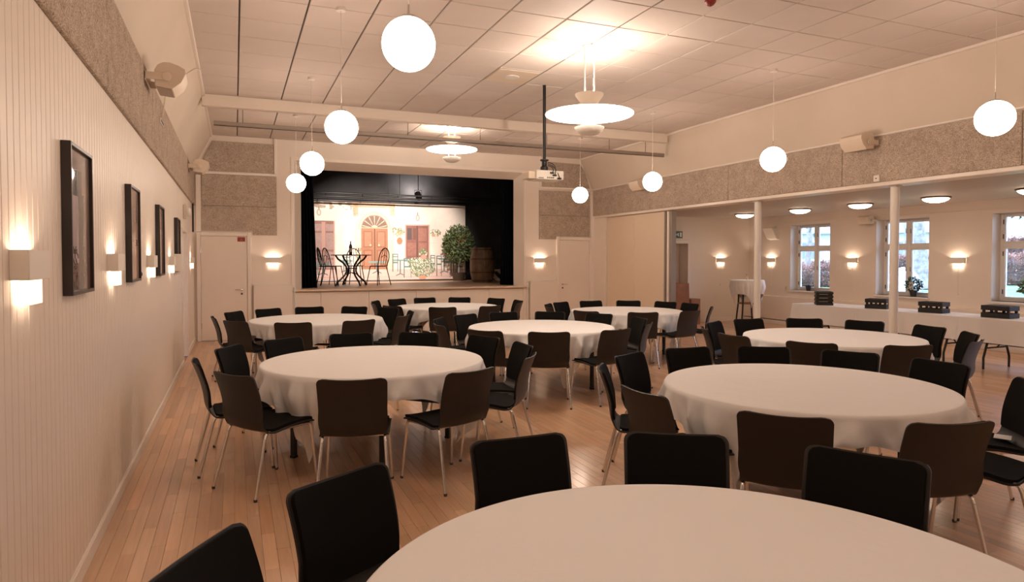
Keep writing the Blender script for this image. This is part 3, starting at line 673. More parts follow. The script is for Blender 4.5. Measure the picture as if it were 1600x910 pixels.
# ------------------------------------------------------------------ framed pictures on the left wall
def picture(n, y0, label):
    t = thing('framed_picture', label, 'picture', (XL-.001, y0, 1.412), group='framed pictures on the left wall')
    W, H, b, d = .50, .705, .018, .042
    MB().bbox(0, d, 0, b, 0, H, .002).bbox(0, d, W-b, W, 0, H, .002).bbox(0, d, b, W-b, 0, b, .002).bbox(0, d, b, W-b, H-b, H, .002).build('frame', 'frame', t)
    h, w = 92, 64; yy, xx = np.mgrid[0:h, 0:w]; n1, n2, n3 = smooth_noise(h, w, 24, 20+n), smooth_noise(h, w, 8, 30+n), smooth_noise(h, w, 3, 40+n)
    img = np.zeros((h, w, 3)); u, v = xx/w, yy/h
    base = [(.17, .09, .06), (.34, .20, .15), (.30, .18, .14), (.24, .15, .11)][n]  # second tone: pinkish reflection in the glass, painted into the print
    img[:] = base; img *= (.55+.7*n1+.4*n2)[..., None]
    if n == 0:
        m_ = (u > .25) & (u < .60) & (v > .14) & (v < .42); img[m_] = (.018, .011, .010)
        m_ = (u > .10) & (u < .42) & (v > .32) & (v < .80); img[m_] = np.array((.60, .46, .46))*(.85+.3*n2[m_])[:, None]
        m_ = (np.abs(u-.56-.05*np.sin(v*6)) < .10) & (v > .3); img[m_] = (.05, .022, .016)
        m_ = (v > .68) & (n3 > .55) & (u < .7); img[m_] = (.06, .04, .035); m_ = (v > .7) & (n3 > .82); img[m_] = (.4, .12, .1)
    elif n == 1:
        m_ = v > .58; img[m_] *= 1.5; m_ = (u > .55) & (u < .85) & (v > .55) & (v < .62); img[m_] = (.12, .02, .015)
    else:
        m_ = (u > .35) & (u < .62) & (v > .5) & (v < .62); img[m_] = (.13, .03, .025)
    print_grid('print', np.clip(img, 0, 1), W-2*b, H-2*b, 'art', t, (.026, b, b), 'y')
    MB().box(0, .022, b, W-b, b, H-b).build('back_board', 'frame', t)
for n, (y0, lab) in enumerate(((3.555, 'large black framed dark print nearest the camera on the left wall'), (5.45, 'black framed print with painted-in pinkish reflection, second along the left wall'), (7.40, 'black framed print, third along the left wall'), (9.63, 'black framed print, fourth and farthest along the left wall'))):
    picture(n, y0, lab)
t = thing('wall_box', 'plain white box mounted on the left wall under the farthest picture', 'box', (XL-.002, 9.50, 1.42))
MB().bbox(0, .105, 0, .10, 0, .225, .006).build('housing', 'white_plastic', t); MB().bbox(.105, .109, .015, .085, .02, .205, .002).build('cover', 'white_plastic', t)
t = thing('alarm_siren', 'small white alarm siren above the side door on the left wall', 'alarm', (XL-.002, 11.35, 2.19))
MB().bbox(0, .05, -.06, .06, 0, .22, .01).build('housing', 'beige_plastic', t)
h_ = MB().lathe([(.07, 0), (.07, .03), (.05, .055)], 16).build('sounder', 'white_plastic', t, (.05, 0, .11), smooth=30); h_.rotation_euler = (0, PI/2, 0)
t = thing('wall_switch', 'tiny black switch on the left wall beside the second picture', 'switch', (XL-.001, 6.25, 1.455))
MB().bbox(0, .01, -.015, .015, -.02, .02, .003).build('plate', 'black', t); MB().bbox(.01, .015, -.008, .008, -.012, .012, .002).build('rocker', 'black', t)

# ------------------------------------------------------------------ loudspeakers
def speaker(loc, rz, tilt, label, s=.78):
    t = thing('loudspeaker', label, 'speaker', loc, rz, group='wall loudspeakers')
    prof = [(-.13*s, .155*s), (-.06*s, .165*s), (.03*s, .16*s), (.09*s, .135*s), (.13*s, .085*s), (.14*s, .02*s), (.12*s, -.05*s), (.07*s, -.14*s), (-.09*s, -.10*s), (-.145*s, .0), (-.155*s, .11*s)]
    q = (math.cos(tilt), math.sin(tilt)); P = [(y*q[0]-z*q[1]-.22*s, y*q[1]+z*q[0]) for y, z in prof]
    MB().prism([(y, z) for y, z in P], 'x', -.22*s, .22*s).build('cabinet', 'beige_plastic', t, smooth=25)
    mb = MB()
    g0, g1 = Vector((0, *P[8])), Vector((0, *P[7])); d = (g1-g0); nn = Vector((0, d.z, -d.y)).normalized()
    if nn.z > 0: nn = -nn
    V = []
    for x in (-.20*s, .20*s):
        for p in (g0+d*.05, g1-d*.05): V += [(x, p.y, p.z), (x, (p+nn*.008).y, (p+nn*.008).z)]
    mb.add(V, [(0, 1, 3, 2), (4, 6, 7, 5), (0, 4, 5, 1), (2, 3, 7, 6), (1, 5, 7, 3), (0, 2, 6, 4)]).build('grille', 'grille', t)
    for sx in (-1, 1):
        MB().bbox(min(sx*.225*s, sx*.24*s), max(sx*.225*s, sx*.24*s), -.24*s, 0, -.04*s, .04*s, .004).build('bracket_arm', 'beige_plastic', t)
        k = MB().lathe([(.05*s, 0), (.05*s, .012), (.03*s, .016)], 16).build('pivot_knob', 'beige_plastic', t, (sx*.24*s, -.22*s, 0), smooth=30); k.rotation_euler = (0, sx*PI/2, 0)
    MB().bbox(-.24*s, .24*s, -.012, 0, -.05*s, .05*s, .004).build('bracket_plate', 'beige_plastic', t)
speaker((XL+.028, 6.60, 3.14), PI/2, .35, 'beige wall loudspeaker on the left acoustic panels near the camera')
speaker((XL+.028, 12.25, 3.10), PI/2, .35, 'beige wall loudspeaker in the far left corner by the stage')
speaker((XR-.028, 6.50, 3.13), -PI/2, .35, 'beige wall loudspeaker on the right fascia beside a globe lamp')
speaker((XR-.028, 11.75, 3.10), -PI/2, .35, 'beige wall loudspeaker on the right fascia near the stage')
speaker((AX, 9.95, 2.38), -PI/2, .3, 'beige wall loudspeaker behind the column in the annex', .62)
t = thing('corner_speaker', 'white wedge loudspeaker high on the annex wall beside the first window', 'speaker', (AX, 12.62, 2.05))
MB().prism([(0, 0), (-.10, .03), (-.24, .28), (0, .30)], 'y', -.16, .16).build('cabinet', 'white_plastic', t); MB().bbox(-.04, 0, -.06, .06, .30, .34, .004).build('bracket', 'white_plastic', t)

# sockets, grilles, cable
def plate(name, label, cat, loc, rz, w, h, d, m='white_plastic', detail='black', group=None):
    t = thing(name, label, cat, loc, rz, group); MB().bbox(-w/2, w/2, -d, 0, 0, h, min(.004, d/3)).build('plate', m, t)
    MB().bbox(-w*.12, w*.12, -d-.003, -d, h*.42, h*.58, .001).build('button', detail, t); return t
plate('junction_box', 'small square white box on the right fascia above the column', 'box', (XR-.026, 6.33, 2.61), -PI/2, .085, .085, .03)
plate('wall_socket', 'small beige socket beside the first window sill', 'socket', (AX, 12.22, .83), -PI/2, .06, .11, .02, 'beige_plastic', 'frame')
plate('wall_notice', 'small white notice on the wall right of the first window', 'notice', (AX, 10.72, 1.33), -PI/2, .16, .22, .008, 'paint_trim', 'paint')
for loc, rz, lab in (((XL+.028, 7.85, 2.98), PI/2, 'small slotted grille on the left acoustic panels behind the loudspeaker'), ((XR-.028, 8.05, 3.10), -PI/2, 'small slotted grille on the right fascia beside a globe lamp')):
    t = thing('vent_grille', lab, 'grille', loc, rz, group='small slotted grilles')
    MB().bbox(-.16, .16, -.008, 0, 0, .05, .002).build('plate', 'white_plastic', t)
    for k in range(7): MB().box(-.14+.04*k, -.115+.04*k, -.010, -.007, .012, .038).build('slot', 'frame', t)
mb = MB().tube([(CXL+.03, 9.15, ZT-.03), (CXL-.03, 8.9, 3.86), (-.60, 8.3, 3.55), (-.66, 7.95, 3.33), (XL+.035, 7.85, 3.05)], .006, 6)
tag(mb.build('loose_cable', 'beige_plastic', smooth=True), 'thin loose cable looping down the left cove to the grille', 'cable')

# ------------------------------------------------------------------ pendant lamps
NTH = ['nearest', 'second', 'third', 'farthest', 'added overhead', 'added rearmost']
gl = MB().lathe([(.155*math.sin(a), -.155*math.cos(a)) for a in np.linspace(.02, PI-.30, 26)], 40).mesh('globe', 'globe', True)
for x, side in ((.95, 'left'), (6.27, 'right')):
    for k, yy in enumerate((3.85, 6.5, 9.12, 11.57, 1.2, -1.45)):  # last two positions: unseen pendants added to light the foreground
        t = thing('globe_pendant', '%s lit white globe pendant in the %s row' % (NTH[k], side), 'pendant lamp', (x, yy, 2.835), group='white globe pendants')
        link('globe', gl, t)
        MB().lathe([(.046, .146), (.048, .152), (.044, .162), (.008, .166), (.006, .23)], 20).build('cap', 'chrome', t, smooth=30)
        MB().tube([(0, 0, .23), (0, 0, ZT-2.835-.02)], .0035, 6).build('cord', 'white_plastic', t)
        MB().lathe([(.045, ZT-2.835-.03), (.045, ZT-2.835)], 16).build('ceiling_rose', 'white_plastic', t)
def pendant(x, y, z, D, label):
    t = thing('disc_pendant', label, 'pendant lamp', (x, y, z), group='large disc pendants'); R_ = D/2; up = ZT-z
    MB().lathe([(.02, -.022), (R_*.5, -.020), (R_*.97, -.010), (R_*.99, -.004), (R_*.97, -.002), (.02, -.006)], 56).build('diffuser', 'disc', t, smooth=60)
    MB().lathe([(.02, .0), (R_*.98, .0), (R_, .004), (R_*.98, .008), (R_*.5, .020), (.02, .028)], 56).build('reflector_disc', 'lamp_white', t, smooth=60)
    MB().lathe([(.05, -.235), (.10, -.222), (.15, -.185), (.168, -.148), (.163, -.146), (.145, -.178), (.09, -.214), (.02, -.225)], 32).build('lower_bowl', 'lamp_white', t, smooth=50)
    MB().lathe([(.05, .10), (.09, .115), (.155, .205), (.160, .225), (.155, .225), (.085, .122), (.02, .11)], 32).build('upper_cup', 'lamp_white', t, smooth=50)
    for s in (-1, 1):
        MB().tube([(s*.06, 0, .02), (s*.06, 0, up-.02)], .007, 8).build('rod', 'lamp_white', t, smooth=True)
        MB().tube([(s*.06, 0, -.02), (s*.06, 0, -.22)], .006, 8).build('lower_rod', 'lamp_white', t, smooth=True)
    MB().lathe([(.075, up-.02), (.085, up-.014), (.085, up)], 24).build('ceiling_plate', 'lamp_white', t, smooth=30)
    point_light('upper_bulb', t, (0, 0, .235), PEND_UP, (1, .84, .70), .03); point_light('lower_bulb', t, (0, 0, -.14), PEND_DOWN, (1, .84, .70), .035)
pendant(3.68, 6.58, 3.20, .99, 'large white disc pendant on long rods above the middle tables')
pendant(3.62, 11.5, 3.55, .92, 'large white disc pendant on short rods nearest the stage')
for k, yy in enumerate((12.1, 10.48, 9.04, 7.58, 6.1, 4.6, 3.1)):
    lab = ['first', 'second', 'third', 'fourth', 'fifth', 'sixth', 'seventh'][k]
    t = thing('ceiling_dome_light', '%s lit dome ceiling light of the annex, counted from its end wall' % lab, 'ceiling light', (10.85, yy, AZ), group='annex dome lights')
    MB().lathe([(.21, 0), (.225, -.006), (.225, -.022), (.20, -.03)], 32).build('rim', 'brass', t, smooth=30)
    MB().lathe([(.20, -.026), (.18, -.055), (.13, -.08), (.07, -.094), (.01, -.098)], 32).build('dome', 'dome', t, smooth=60)

# projector, screen bar, smoke detector
t = thing('projector', 'white ceiling projector with cables hanging on a black pole', 'projector', (3.97, 8.2, 2.66))
MB().bbox(-.205, .205, -.03, .27, 0, .125, .012, 2).build('body', 'white_plastic', t)
MB().bbox(-.30, -.205, .02, .25, .01, .11, .01, 2).build('lens_housing', 'beige_plastic', t)
MB().tube([(-.03, .1, .26), (-.03, .1, ZT-2.66)], .022, 12).build('pole', 'black_metal', t, smooth=30)
MB().lathe([(.055, .13), (.055, .18), (.035, .2), (.035, .26), (.06, .27), (.06, .285)], 16, (-.03, .1, 0)).build('mount', 'black_metal', t, smooth=30)
MB().bbox(-.09, .03, .04, .16, .122, .135, .003).build('mount_plate', 'black_metal', t)
for k, (a, b, c) in enumerate((((.0, .05, .22), (.10, .0, .20), (.13, -.05, .02)), ((.0, .05, .20), (.08, -.03, .17), (.02, -.05, .09)), ((.0, .05, .24), (.12, -.02, .23), (.06, -.05, .06)))):
    pts = [Vector(a)*(1-u)**2+Vector(b)*2*u*(1-u)+Vector(c)*u*u for u in np.linspace(0, 1, 9)]
    MB().tube(pts, .006, 6).build('cable', 'black', t, smooth=True); MB().bbox(c[0]-.028, c[0]+.028, -.05, -.03, c[2]-.01, c[2]+.01, .003).build('plug', 'black', t)
for k in range(4): MB().box(-.05+.028*k, -.032+.028*k, -.033, -.029, .02, .034).build('port', 'black', t)
MB().box(-.175, -.10, -.032, -.029, .016, .024).build('maker_mark', 'frame', t)
t = thing('screen_bar', 'long grey steel bar hung across the hall below the ceiling', 'bar', (0, 10.86, 3.60))
MB().bbox(-.27, 7.72, -.03, .03, -.03, .03, .006).build('rail', 'steel', t)
MB().box(-.27, 7.72, -.012, .012, -.036, -.03).build('slot_strip', 'frame', t)
for x in (.13, 1.4, 2.66, 3.93, 5.2, 6.5, 7.3): MB().tube([(x, 0, .03), (x, 0, ZT-3.60)], .005, 6).build('hanger_rod', 'iron_hinge', t)
t = thing('ceiling_speaker', 'flush round loudspeaker in a ceiling tile beside the disc pendant', 'speaker', (3.36, 8.07, ZT))
MB().bbox(-.28, .28, -.28, .28, -.004, .002, .001).build('plate', 'beige_plastic', t); MB().lathe([(.09, -.012), (.10, -.004)], 24).build('grille', 'white_plastic', t)
t = thing('smoke_detector', 'small red detector on the ceiling at the top of the photo', 'detector', (4.06, 5.0, ZT))
MB().lathe([(.05, 0), (.05, -.02), (.03, -.045)], 20).build('base', 'red_sign', t, smooth=30); MB().lathe([(.015, -.045), (.012, -.055)], 12).build('sensor', 'red_sign', t)

# ------------------------------------------------------------------ round tables and cloths
TDESC = {'T1': 'foreground table', 'T2': 'second table along left wall', 'T3': 'nearest table in middle row', 'T4': 'third table along left wall', 'T5': 'second table in middle row',
         'T6': 'table right before the stage', 'T7': 'far table in right row', 'T8': 'near table in right row'}
CORNER = {'T1': 45, 'T2': 44, 'T3': 15, 'T4': 62, 'T5': -5, 'T6': 20, 'T7': 27, 'T8': 48}
def cloth_mesh(R_, s, z0, phi0, seed, nphi=320, rows=16, amp=.052):
    r = random.Random(seed); mb = MB(); ph = [r.uniform(0, 2*PI) for _ in range(6)]; fr = [r.choice((14, 15, 17)), r.choice((23, 25, 28)), r.choice((37, 41)), r.choice((5, 6, 7))]
    rings = [(.30, 0), (.6, 0), (.85, 0), (.965, 0), (.99, .0012), (.999, .004)]
    mb.v.append((0, 0, z0))
    for rr, dz in rings:
        for k in range(nphi):
            a = 2*PI*k/nphi; mb.v.append((R_*rr*math.cos(a), R_*rr*math.sin(a), z0-dz+.0012*math.sin(3*a+ph[0])*(rr < .9)))
    for j in range(1, rows+1):
        v = j/rows
        for k in range(nphi):
            a = 2*PI*k/nphi; d = (a-phi0) % (PI/2)
            if d > PI/4: d -= PI/2                       # angle from nearest corner direction; corners at phi0 + 90 n
            half = s/math.cos(PI/4-abs(d)); dm = half-R_; dm *= 1+.10*math.exp(-(d/.16)**2); tt = dm*v
            q = min(1, tt/.16); q = q*q*(3-2*q)
            cusp = lambda x: 1-2*abs(math.sin(x/2))**.8
            fold = .60*cusp(fr[0]*a+ph[1])+.55*cusp(fr[1]*a+ph[2]+1.3*math.sin(fr[3]*a+ph[4])+1.6*v)+.25*math.sin(fr[2]*a+ph[3]-2*v)
            A = amp*q*(.9+.35*min(1, tt/.35))
            rad = R_+.006+.028*min(1, tt/.2)+A*(fold*.8+.25)-.26*max(0, tt-.14)
            a2 = a-.70*tt*math.sin(4*d)/4+.012*q*math.sin(19*a+ph[5])
            mb.v.append((rad*math.cos(a2), rad*math.sin(a2), z0-.006-tt*.975))
    n = nphi; mb.f += [(0, 1+k, 1+(k+1) % n) for k in range(n)]
    for i in range(len(rings)+rows-1):
        for k in range(n): a, b = 1+i*n+k, 1+i*n+(k+1) % n; mb.f.append((a, a+n, b+n, b))
    return mb
CL = {'T1': 'white cloth on the large foreground table, cut off by the photo edge', 'T2': 'white cloth with a hanging corner on the second left wall table', 'T3': 'white cloth on the nearest middle row table, right of centre',
      'T4': 'white cloth on the third left wall table near the stage', 'T5': 'white cloth with a long hanging corner on the second middle row table', 'T6': 'white cloth on the far table right before the stage',
      'T7': 'white cloth on the far right row table by the partition', 'T8': 'white cloth on the right row table nearest the columns'}
for i, (k, (x, y)) in enumerate(TABLES.items()):
    t = thing('round_table', 'round folding table with dark legs under cloth, %s' % TDESC[k], 'table', (x, y, 0), math.radians(CORNER[k]), 'round dining tables')
    MB().lathe([(.0, .705), (.885, .705), (.893, .718), (.885, .733), (0, .733)], 64).build('table_top', 'wood', t, smooth=30)
    MB().bbox(-.55, .55, -.02, .02, .665, .705, .003).bbox(-.02, .02, -.5, .5, .665, .705, .003).build('under_frame', 'dark_leg', t)
    for sx in (-1, 1):
        for sy in (-1, 1):
            l = MB().bbox(sx*.50-.02, sx*.50+.02, sy*.42-.02, sy*.42+.02, .02, .705, .004).build('leg', 'dark_leg', t); MB().bbox(sx*.50-.023, sx*.50+.023, sy*.42-.023, sy*.42+.023, 0, .02, .003).build('foot_cap', 'black', l)
        MB().bbox(sx*.5-.015, sx*.5+.015, -.4, .4, .30, .33, .003).build('brace', 'dark_leg', t)
    c = cloth_mesh(.90, 1.06, .742, math.radians(CORNER[k]), 11+i).build('round_tablecloth', 'cloth', None, (x, y, 0), smooth=75)
    tag(c, CL[k], 'tablecloth', 'white tablecloths on round tables')

# ------------------------------------------------------------------ stacking chairs
def spline(P, n):
    P = [Vector((0, *p)) if len(p) == 2 else Vector(p) for p in P]; out = []
    Q = [P[0]*2-P[1]]+P+[P[-1]*2-P[-2]]
    for i in range(1, len(Q)-2):
        for j in range(n):
            t_ = j/n; a, b, c, d = Q[i-1:i+3]
            out.append(.5*((2*b)+(c-a)*t_+(2*a-5*b+4*c-d)*t_*t_+(3*b-a-3*c+d)*t_**3))
    out.append(P[-1]); return out
PROF = spline([(.228, .428), (.205, .445), (.10, .448), (-.02, .438), (-.12, .424), (-.180, .434), (-.212, .485), (-.226, .57), (-.246, .66), (-.276, .75), (-.302, .815)], 8)
def sheet(i0, i1, hw, off, thick, corner0, corner1, hole=False, inset=0, nu=18, wing=.030, skirt=0, name='shell', m='shell'):
    P = PROF[i0:i1+1]; L = [0]
    for a, b in zip(P, P[1:]): L.append(L[-1]+(b-a).length)
    bm = bmesh.new(); grid = []
    for i, p in enumerate(P):
        tg = (P[min(i+1, len(P)-1)]-P[max(i-1, 0)]).normalized(); nr = Vector((0, -tg.z, tg.y))*-1      # towards sitter
        if nr.z < 0 and abs(nr.z) > abs(nr.y): nr = -nr
        if abs(nr.y) >= abs(nr.z) and nr.y < 0: nr = -nr
        back = min(1, max(0, (p.z-.45)/.15)); bend = math.exp(-((p.y+.20)/.05)**2-((p.z-.45)/.06)**2); w = hw*(1.0-.05*back+(.02*(p.z-.6)/.2 if p.z > .6 else 0)-.07*bend)
        for e, rc in ((L[i], corner0), (L[-1]-L[i], corner1)):
            if e < rc: w -= rc-math.sqrt(max(0, rc*rc-(rc-e)**2))
        row = []
        for k in range(nu+1):
            u = -1+2*k/nu; s = u*w
            lift = wing*(s/hw)**2*back+(.010*abs(s/hw)**3-skirt*abs(s/hw)**14)*(1-back)+.012*bend*abs(s/hw)**2
            row.append(bm.verts.new(Vector((s, p.y, p.z))+nr*(off+lift)))
        grid.append(row)
    for i in range(len(P)-1):
        for k in range(nu):
            gi = i0+i
            if hole and 20 <= gi < 24 and nu*.28 <= k < nu*.72: continue
            bm.faces.new((grid[i][k], grid[i][k+1], grid[i+1][k+1], grid[i+1][k]))
    bmesh.ops.recalc_face_normals(bm, faces=bm.faces[:])
    c = Vector((0, .05, .9)); f = max(bm.faces, key=lambda q: q.calc_area())
    if f.normal.dot(c-f.calc_center_median()) < 0: bmesh.ops.reverse_faces(bm, faces=bm.faces[:])
    bmesh.ops.solidify(bm, geom=bm.faces[:], thickness=-thick if thick < 0 else thick)
    bmesh.ops.recalc_face_normals(bm, faces=bm.faces[:])
    me = bpy.data.meshes.new(name); bm.to_mesh(me); bm.free(); me.materials.append(M[m])
    me.polygons.foreach_set('use_smooth', [True]*len(me.polygons)); me.set_sharp_from_angle(angle=math.radians(50)); return me
NP = len(PROF)-1
def make_chair():
    t = thing('stacking_chair', 'x', 'chair')
    link('shell', sheet(0, NP, .228, 0, .008, .03, .042, skirt=.013, name='shell', m='shell'), t)
    link('seat_pad', sheet(3, 36, .210, .010, .018, .028, .03, name='seat_pad', m='pad'), t)
    link('back_pad', sheet(48, NP-1, .210, .012, .016, .02, .038, name='back_pad', m='pad'), t)
    leg_r = MB().tube([(0, 0, 0), (-.024, .085, .375)], .0105, 10)
    for s in (-1, 1):
        lr = MB().tube([(s*.232, -.275, .008), (s*.203, -.178, .385)], .0105, 10).build('leg', 'chrome', t, smooth=True)
        lf = MB().tube([(s*.228, .232, .008), (s*.205, .198, .385)], .0105, 10).build('leg', 'chrome', t, smooth=True)
        for l, (fx, fy) in ((lr, (s*.2325, -.2765)), (lf, (s*.2285, .2325))):
            MB().lathe([(.010, 0), (.0118, .003), (.0118, .018)], 10, (fx, fy, 0)).build('foot_cap', 'iron_hinge', l)
        pts = spline([(s*.203, -.178, .385), (s*.200, -.160, .418), (s*.198, -.12, .423), (s*.198, .02, .424), (s*.200, .15, .425), (s*.203, .188, .417), (s*.205, .198, .385)], 4)
        MB().tube(pts, .0105, 10).build('side_rail', 'chrome', t, smooth=True)
    for yy in (-.145, .12):
        MB().tube([(-.200, yy, .422), (.200, yy, .422)], .009, 8).build('crossbar', 'chrome', t, smooth=True)
    return t
proto = make_chair(); used = [False]
ANG = {k: [27.3+360/11*i for i in range(11)] for k in TABLES}
ANG['T1'] = [152, 124, 88, 58.5, 26]
MEAS = {'T2': [27, 60, 89, 119, 147, -177, -144, -107.5, -72, -35, -5], 'T3': [28, 58, 87, 116, 147, -176, -140.5, -108, -72, -38, -1],
        'T5': [27, 60, 89, 118, 147, -177, -142, -111, -77, -40, -8], 'T4': [30, 59, 89, 116, 145, -176, -144, -109, -74, -40, -5],
        'T8': [25, 55, 88, 118, 150, 179, -145, -110, -72, -38, -7], 'T7': [27, 56, 87, 116, 140, 170, -148, -112, -78, -38, 3], 'T6': [28, 62, 93, 120, 148, -178, -150, -110, -76, -38, -5]}
ANG.update(MEAS)
ORD = ['nearest seat', 'first clockwise from nearest', 'second clockwise from nearest', 'third clockwise from nearest', 'fourth clockwise from nearest', 'fifth clockwise from nearest',
       'fifth counterclockwise from nearest', 'fourth counterclockwise from nearest', 'third counterclockwise from nearest', 'second counterclockwise from nearest', 'first counterclockwise from nearest']
FIVE = ['leftmost of five', 'second from left', 'third from left', 'fourth from left', 'rightmost of five']
ZFIX = {}
for k, (x, y) in TABLES.items():
    angs = ANG[k]
    toward = math.degrees(math.atan2(-y, -x))
    if k != 'T1': order = sorted(angs, key=lambda a: (toward-a+16) % 360)
    else: order = angs
    for i, a in enumerate(order):
        r_ = random.uniform(1.045, 1.075); ar = math.radians(a); loc = (x+r_*math.cos(ar), y+r_*math.sin(ar), 0); rz = ar+PI/2+math.radians(random.uniform(-4, 4))
        lab = 'black chair with chrome legs, %s, %s' % (FIVE[i] if k == 'T1' else ORD[i], TDESC[k])
        if not used[0]:
            used[0] = True; proto.location = loc; proto.rotation_euler = (0, 0, rz); tag(proto, lab, None, 'black dining chairs around the round tables')
        else: dup(proto, loc, rz, lab, 'black dining chairs around the round tables')
a = math.radians(-38); px_, py_ = 3.5+1.08*math.cos(a), 3.34+1.08*math.sin(a)
o = MB().bbox(-.06, .06, -.045, .045, 0, .003, .001).build('paper_slip', 'paper', None, (px_+.09, py_-.03, .4605), rotz=.5)
tag(o, 'small white paper slip lying on a chair seat at the right photo edge', 'paper')

# ------------------------------------------------------------------ annex furniture
BUF = [(9.62, 8.19, 'buffet table nearest the annex end wall'), (8.17, 6.47, 'middle buffet table'), (6.45, 4.72, 'buffet table nearest the right photo edge')]
for ya, yb, d in BUF:
    yc, L, D_ = (ya+yb)/2, (ya-yb)/2, .375
    t = thing('buffet_table', 'long folding %s' % d, 'table', (10.18, yc, 0), group='buffet tables along the annex')
    MB().bbox(-D_, D_, -L, L, .695, .728, .006).build('table_top', 'white_plastic', t)
    for s in (-1, 1):
        yl = s*(L-.28)
        for sx in (-1, 1):
            MB().tube([(sx*.18, yl, .695), (sx*.18, yl, .45), (sx*.29, yl, .16), (sx*.29, yl, 0)], .016, 8).build('leg', 'dark_leg', t, smooth=True)
        MB().tube([(-.24, yl, .30), (.24, yl, .30)], .012, 8).build('crossbar', 'dark_leg', t, smooth=True)
        MB().tube([(0, yl, .30), (0, yl-s*.38, .69)], .010, 8).build('brace', 'dark_leg', t, smooth=True)
    mb = MB(); nd = 10
    path = [(-D_-.008, L+.006), (-D_-.008, -L-.006), (D_+.008, -L-.006), (D_+.008, L+.006)]; P = []
    for i in range(4):
        a_, b_ = Vector((*path[i], 0)), Vector((*path[(i+1) % 4], 0)); n_ = 40 if i % 2 == 0 else 14
        P += [(a_+(b_-a_)*q/n_, (b_-a_).normalized(), min(q, n_-q)/n_*(b_-a_).length) for q in range(n_)]
    n_ = len(P); mb.v += [(p.x, p.y, .734) for p, _, _ in P]
    for j in range(1, nd+1):
        v = j/nd; zz = .731-.335*v
        for q, (p, tdir, ed) in enumerate(P):
            o_ = Vector((tdir.y, -tdir.x, 0)) * (1 if Vector((tdir.y, -tdir.x, 0)).dot(p) > 0 else -1); w_ = .004+.012*v*(.5+.5*math.sin(q*.9+yc*5))
            if ed < .14: w_ += .055*v*(1-ed/.14)
            lim = (L+.012-abs(p.y)) if abs(o_.y) > .5 else 1
            p2 = p+o_*min(w_, max(.002, lim)); mb.v.append((p2.x, p2.y, zz))
    mb.f.append(tuple(range(n_)))
    for j in range(nd):
        for q in range(n_): a_, b_ = j*n_+q, j*n_+(q+1) % n_; mb.f.append((a_, b_, b_+n_, a_+n_))
    tag(mb.build('buffet_cloth', 'cloth', None, (10.18, yc, 0), smooth=60), 'white cloth draped over the %s' % d, 'tablecloth', 'buffet tablecloths')
def crate(loc, rz, w, d, h, n, label):
    t = thing('wooden_crate', label, 'crate', loc, rz, group='black wooden crates on the buffet'); th = .012; sh = h/(n+(n-1)*.55)
    for i in range(n):
        z0 = i*sh*1.55
        MB().bbox(-w, w, -d, -d+th, z0, z0+sh, .002).build('slat', 'crate', t); MB().bbox(-w, w, d-th, d, z0, z0+sh, .002).build('slat', 'crate', t)
        MB().bbox(-w, -w+th, -d+th, d-th, z0, z0+sh, .002).build('slat', 'crate', t); MB().bbox(w-th, w, -d+th, d-th, z0, z0+sh, .002).build('slat', 'crate', t)
    for sx in (-1, 0, 1):
        for sy in (-1, 1):
            cx, cy = sx*(w-th-.016), sy*(d-th-.016); MB().bbox(cx-.016, cx+.016, cy-.016, cy+.016, 0, h, .002).build('corner_post', 'crate', t)
    MB().bbox(-w+th, w-th, -d+th, d-th, h-.02, h-.008, .002).build('top_board', 'crate', t)
crate((10.02, 9.10, .736), math.radians(50), .17, .14, .245, 4, 'tall black slatted crate on the buffet before the first window')
crate((10.14, 8.07, .736), PI/2+.35, .17, .125, .165, 2, 'low black crate on the buffet left of the column')
crate((10.16, 7.10, .736), PI/2+.15, .18, .12, .17, 2, 'low black crate on the buffet right of the column')
crate((10.16, 6.12, .736), PI/2+.05, .19, .125, .175, 2, 'low black crate on the buffet nearest the right photo edge')
# tall cocktail table
t = thing('cocktail_table', 'tall cocktail table with dark legs beside the column', 'table', (10.85, 12.0, 0))
MB().lathe([(0, 1.075), (.36, 1.075), (.365, 1.085), (.36, 1.095), (0, 1.095)], 40).build('table_top', 'white_plastic', t, smooth=30)
for k in range(4):
    a = .4+PI/2*k; MB().tube([(.20*math.cos(a), .20*math.sin(a), 1.07), (.21*math.cos(a), .21*math.sin(a), .6), (.28*math.cos(a), .28*math.sin(a), 0)], .018, 8).build('leg', 'dark_leg', t, smooth=True)
MB().lathe([(.20, .55), (.21, .565), (.20, .58)], 24).build('shelf_ring', 'wood', t)
c = cloth_mesh(.365, .68, 1.102, math.radians(-22), 77, 200, 14, .014).build('cocktail_cloth', 'cloth', None, (10.85, 12.0, 0), smooth=75)
tag(c, 'white cloth with pointed corners on the tall cocktail table', 'tablecloth')
t = thing('small_bottle', 'tiny bottle standing on the cocktail table', 'bottle', (10.88, 12.05, 1.103))
MB().lathe([(.022, 0), (.022, .06), (.009, .08), (.009, .11)], 12).build('bottle_body', 'beige_plastic', t, smooth=30); MB().lathe([(.011, .11), (.011, .122)], 12).build('cap', 'iron_hinge', t)
t = thing('wooden_lectern', 'reddish wooden lectern with a step standing by the annex doorway', 'lectern', (9.95, 13.1, 0))
MB().prism([(-.32, 0), (.14, 0), (.10, 1.0), (-.32, 1.0)], 'y', -.02, .02).build('front_panel', 'wood', t); MB().bbox(-.32, .10, .02, .30, .96, 1.0, .006).build('top', 'wood', t)
MB().bbox(-.32, -.28, .02, .30, 0, .96, .004).build('side_panel', 'wood', t); MB().bbox(.14, .42, -.05, .30, 0, .62, .006).build('low_cabinet', 'wood', t)
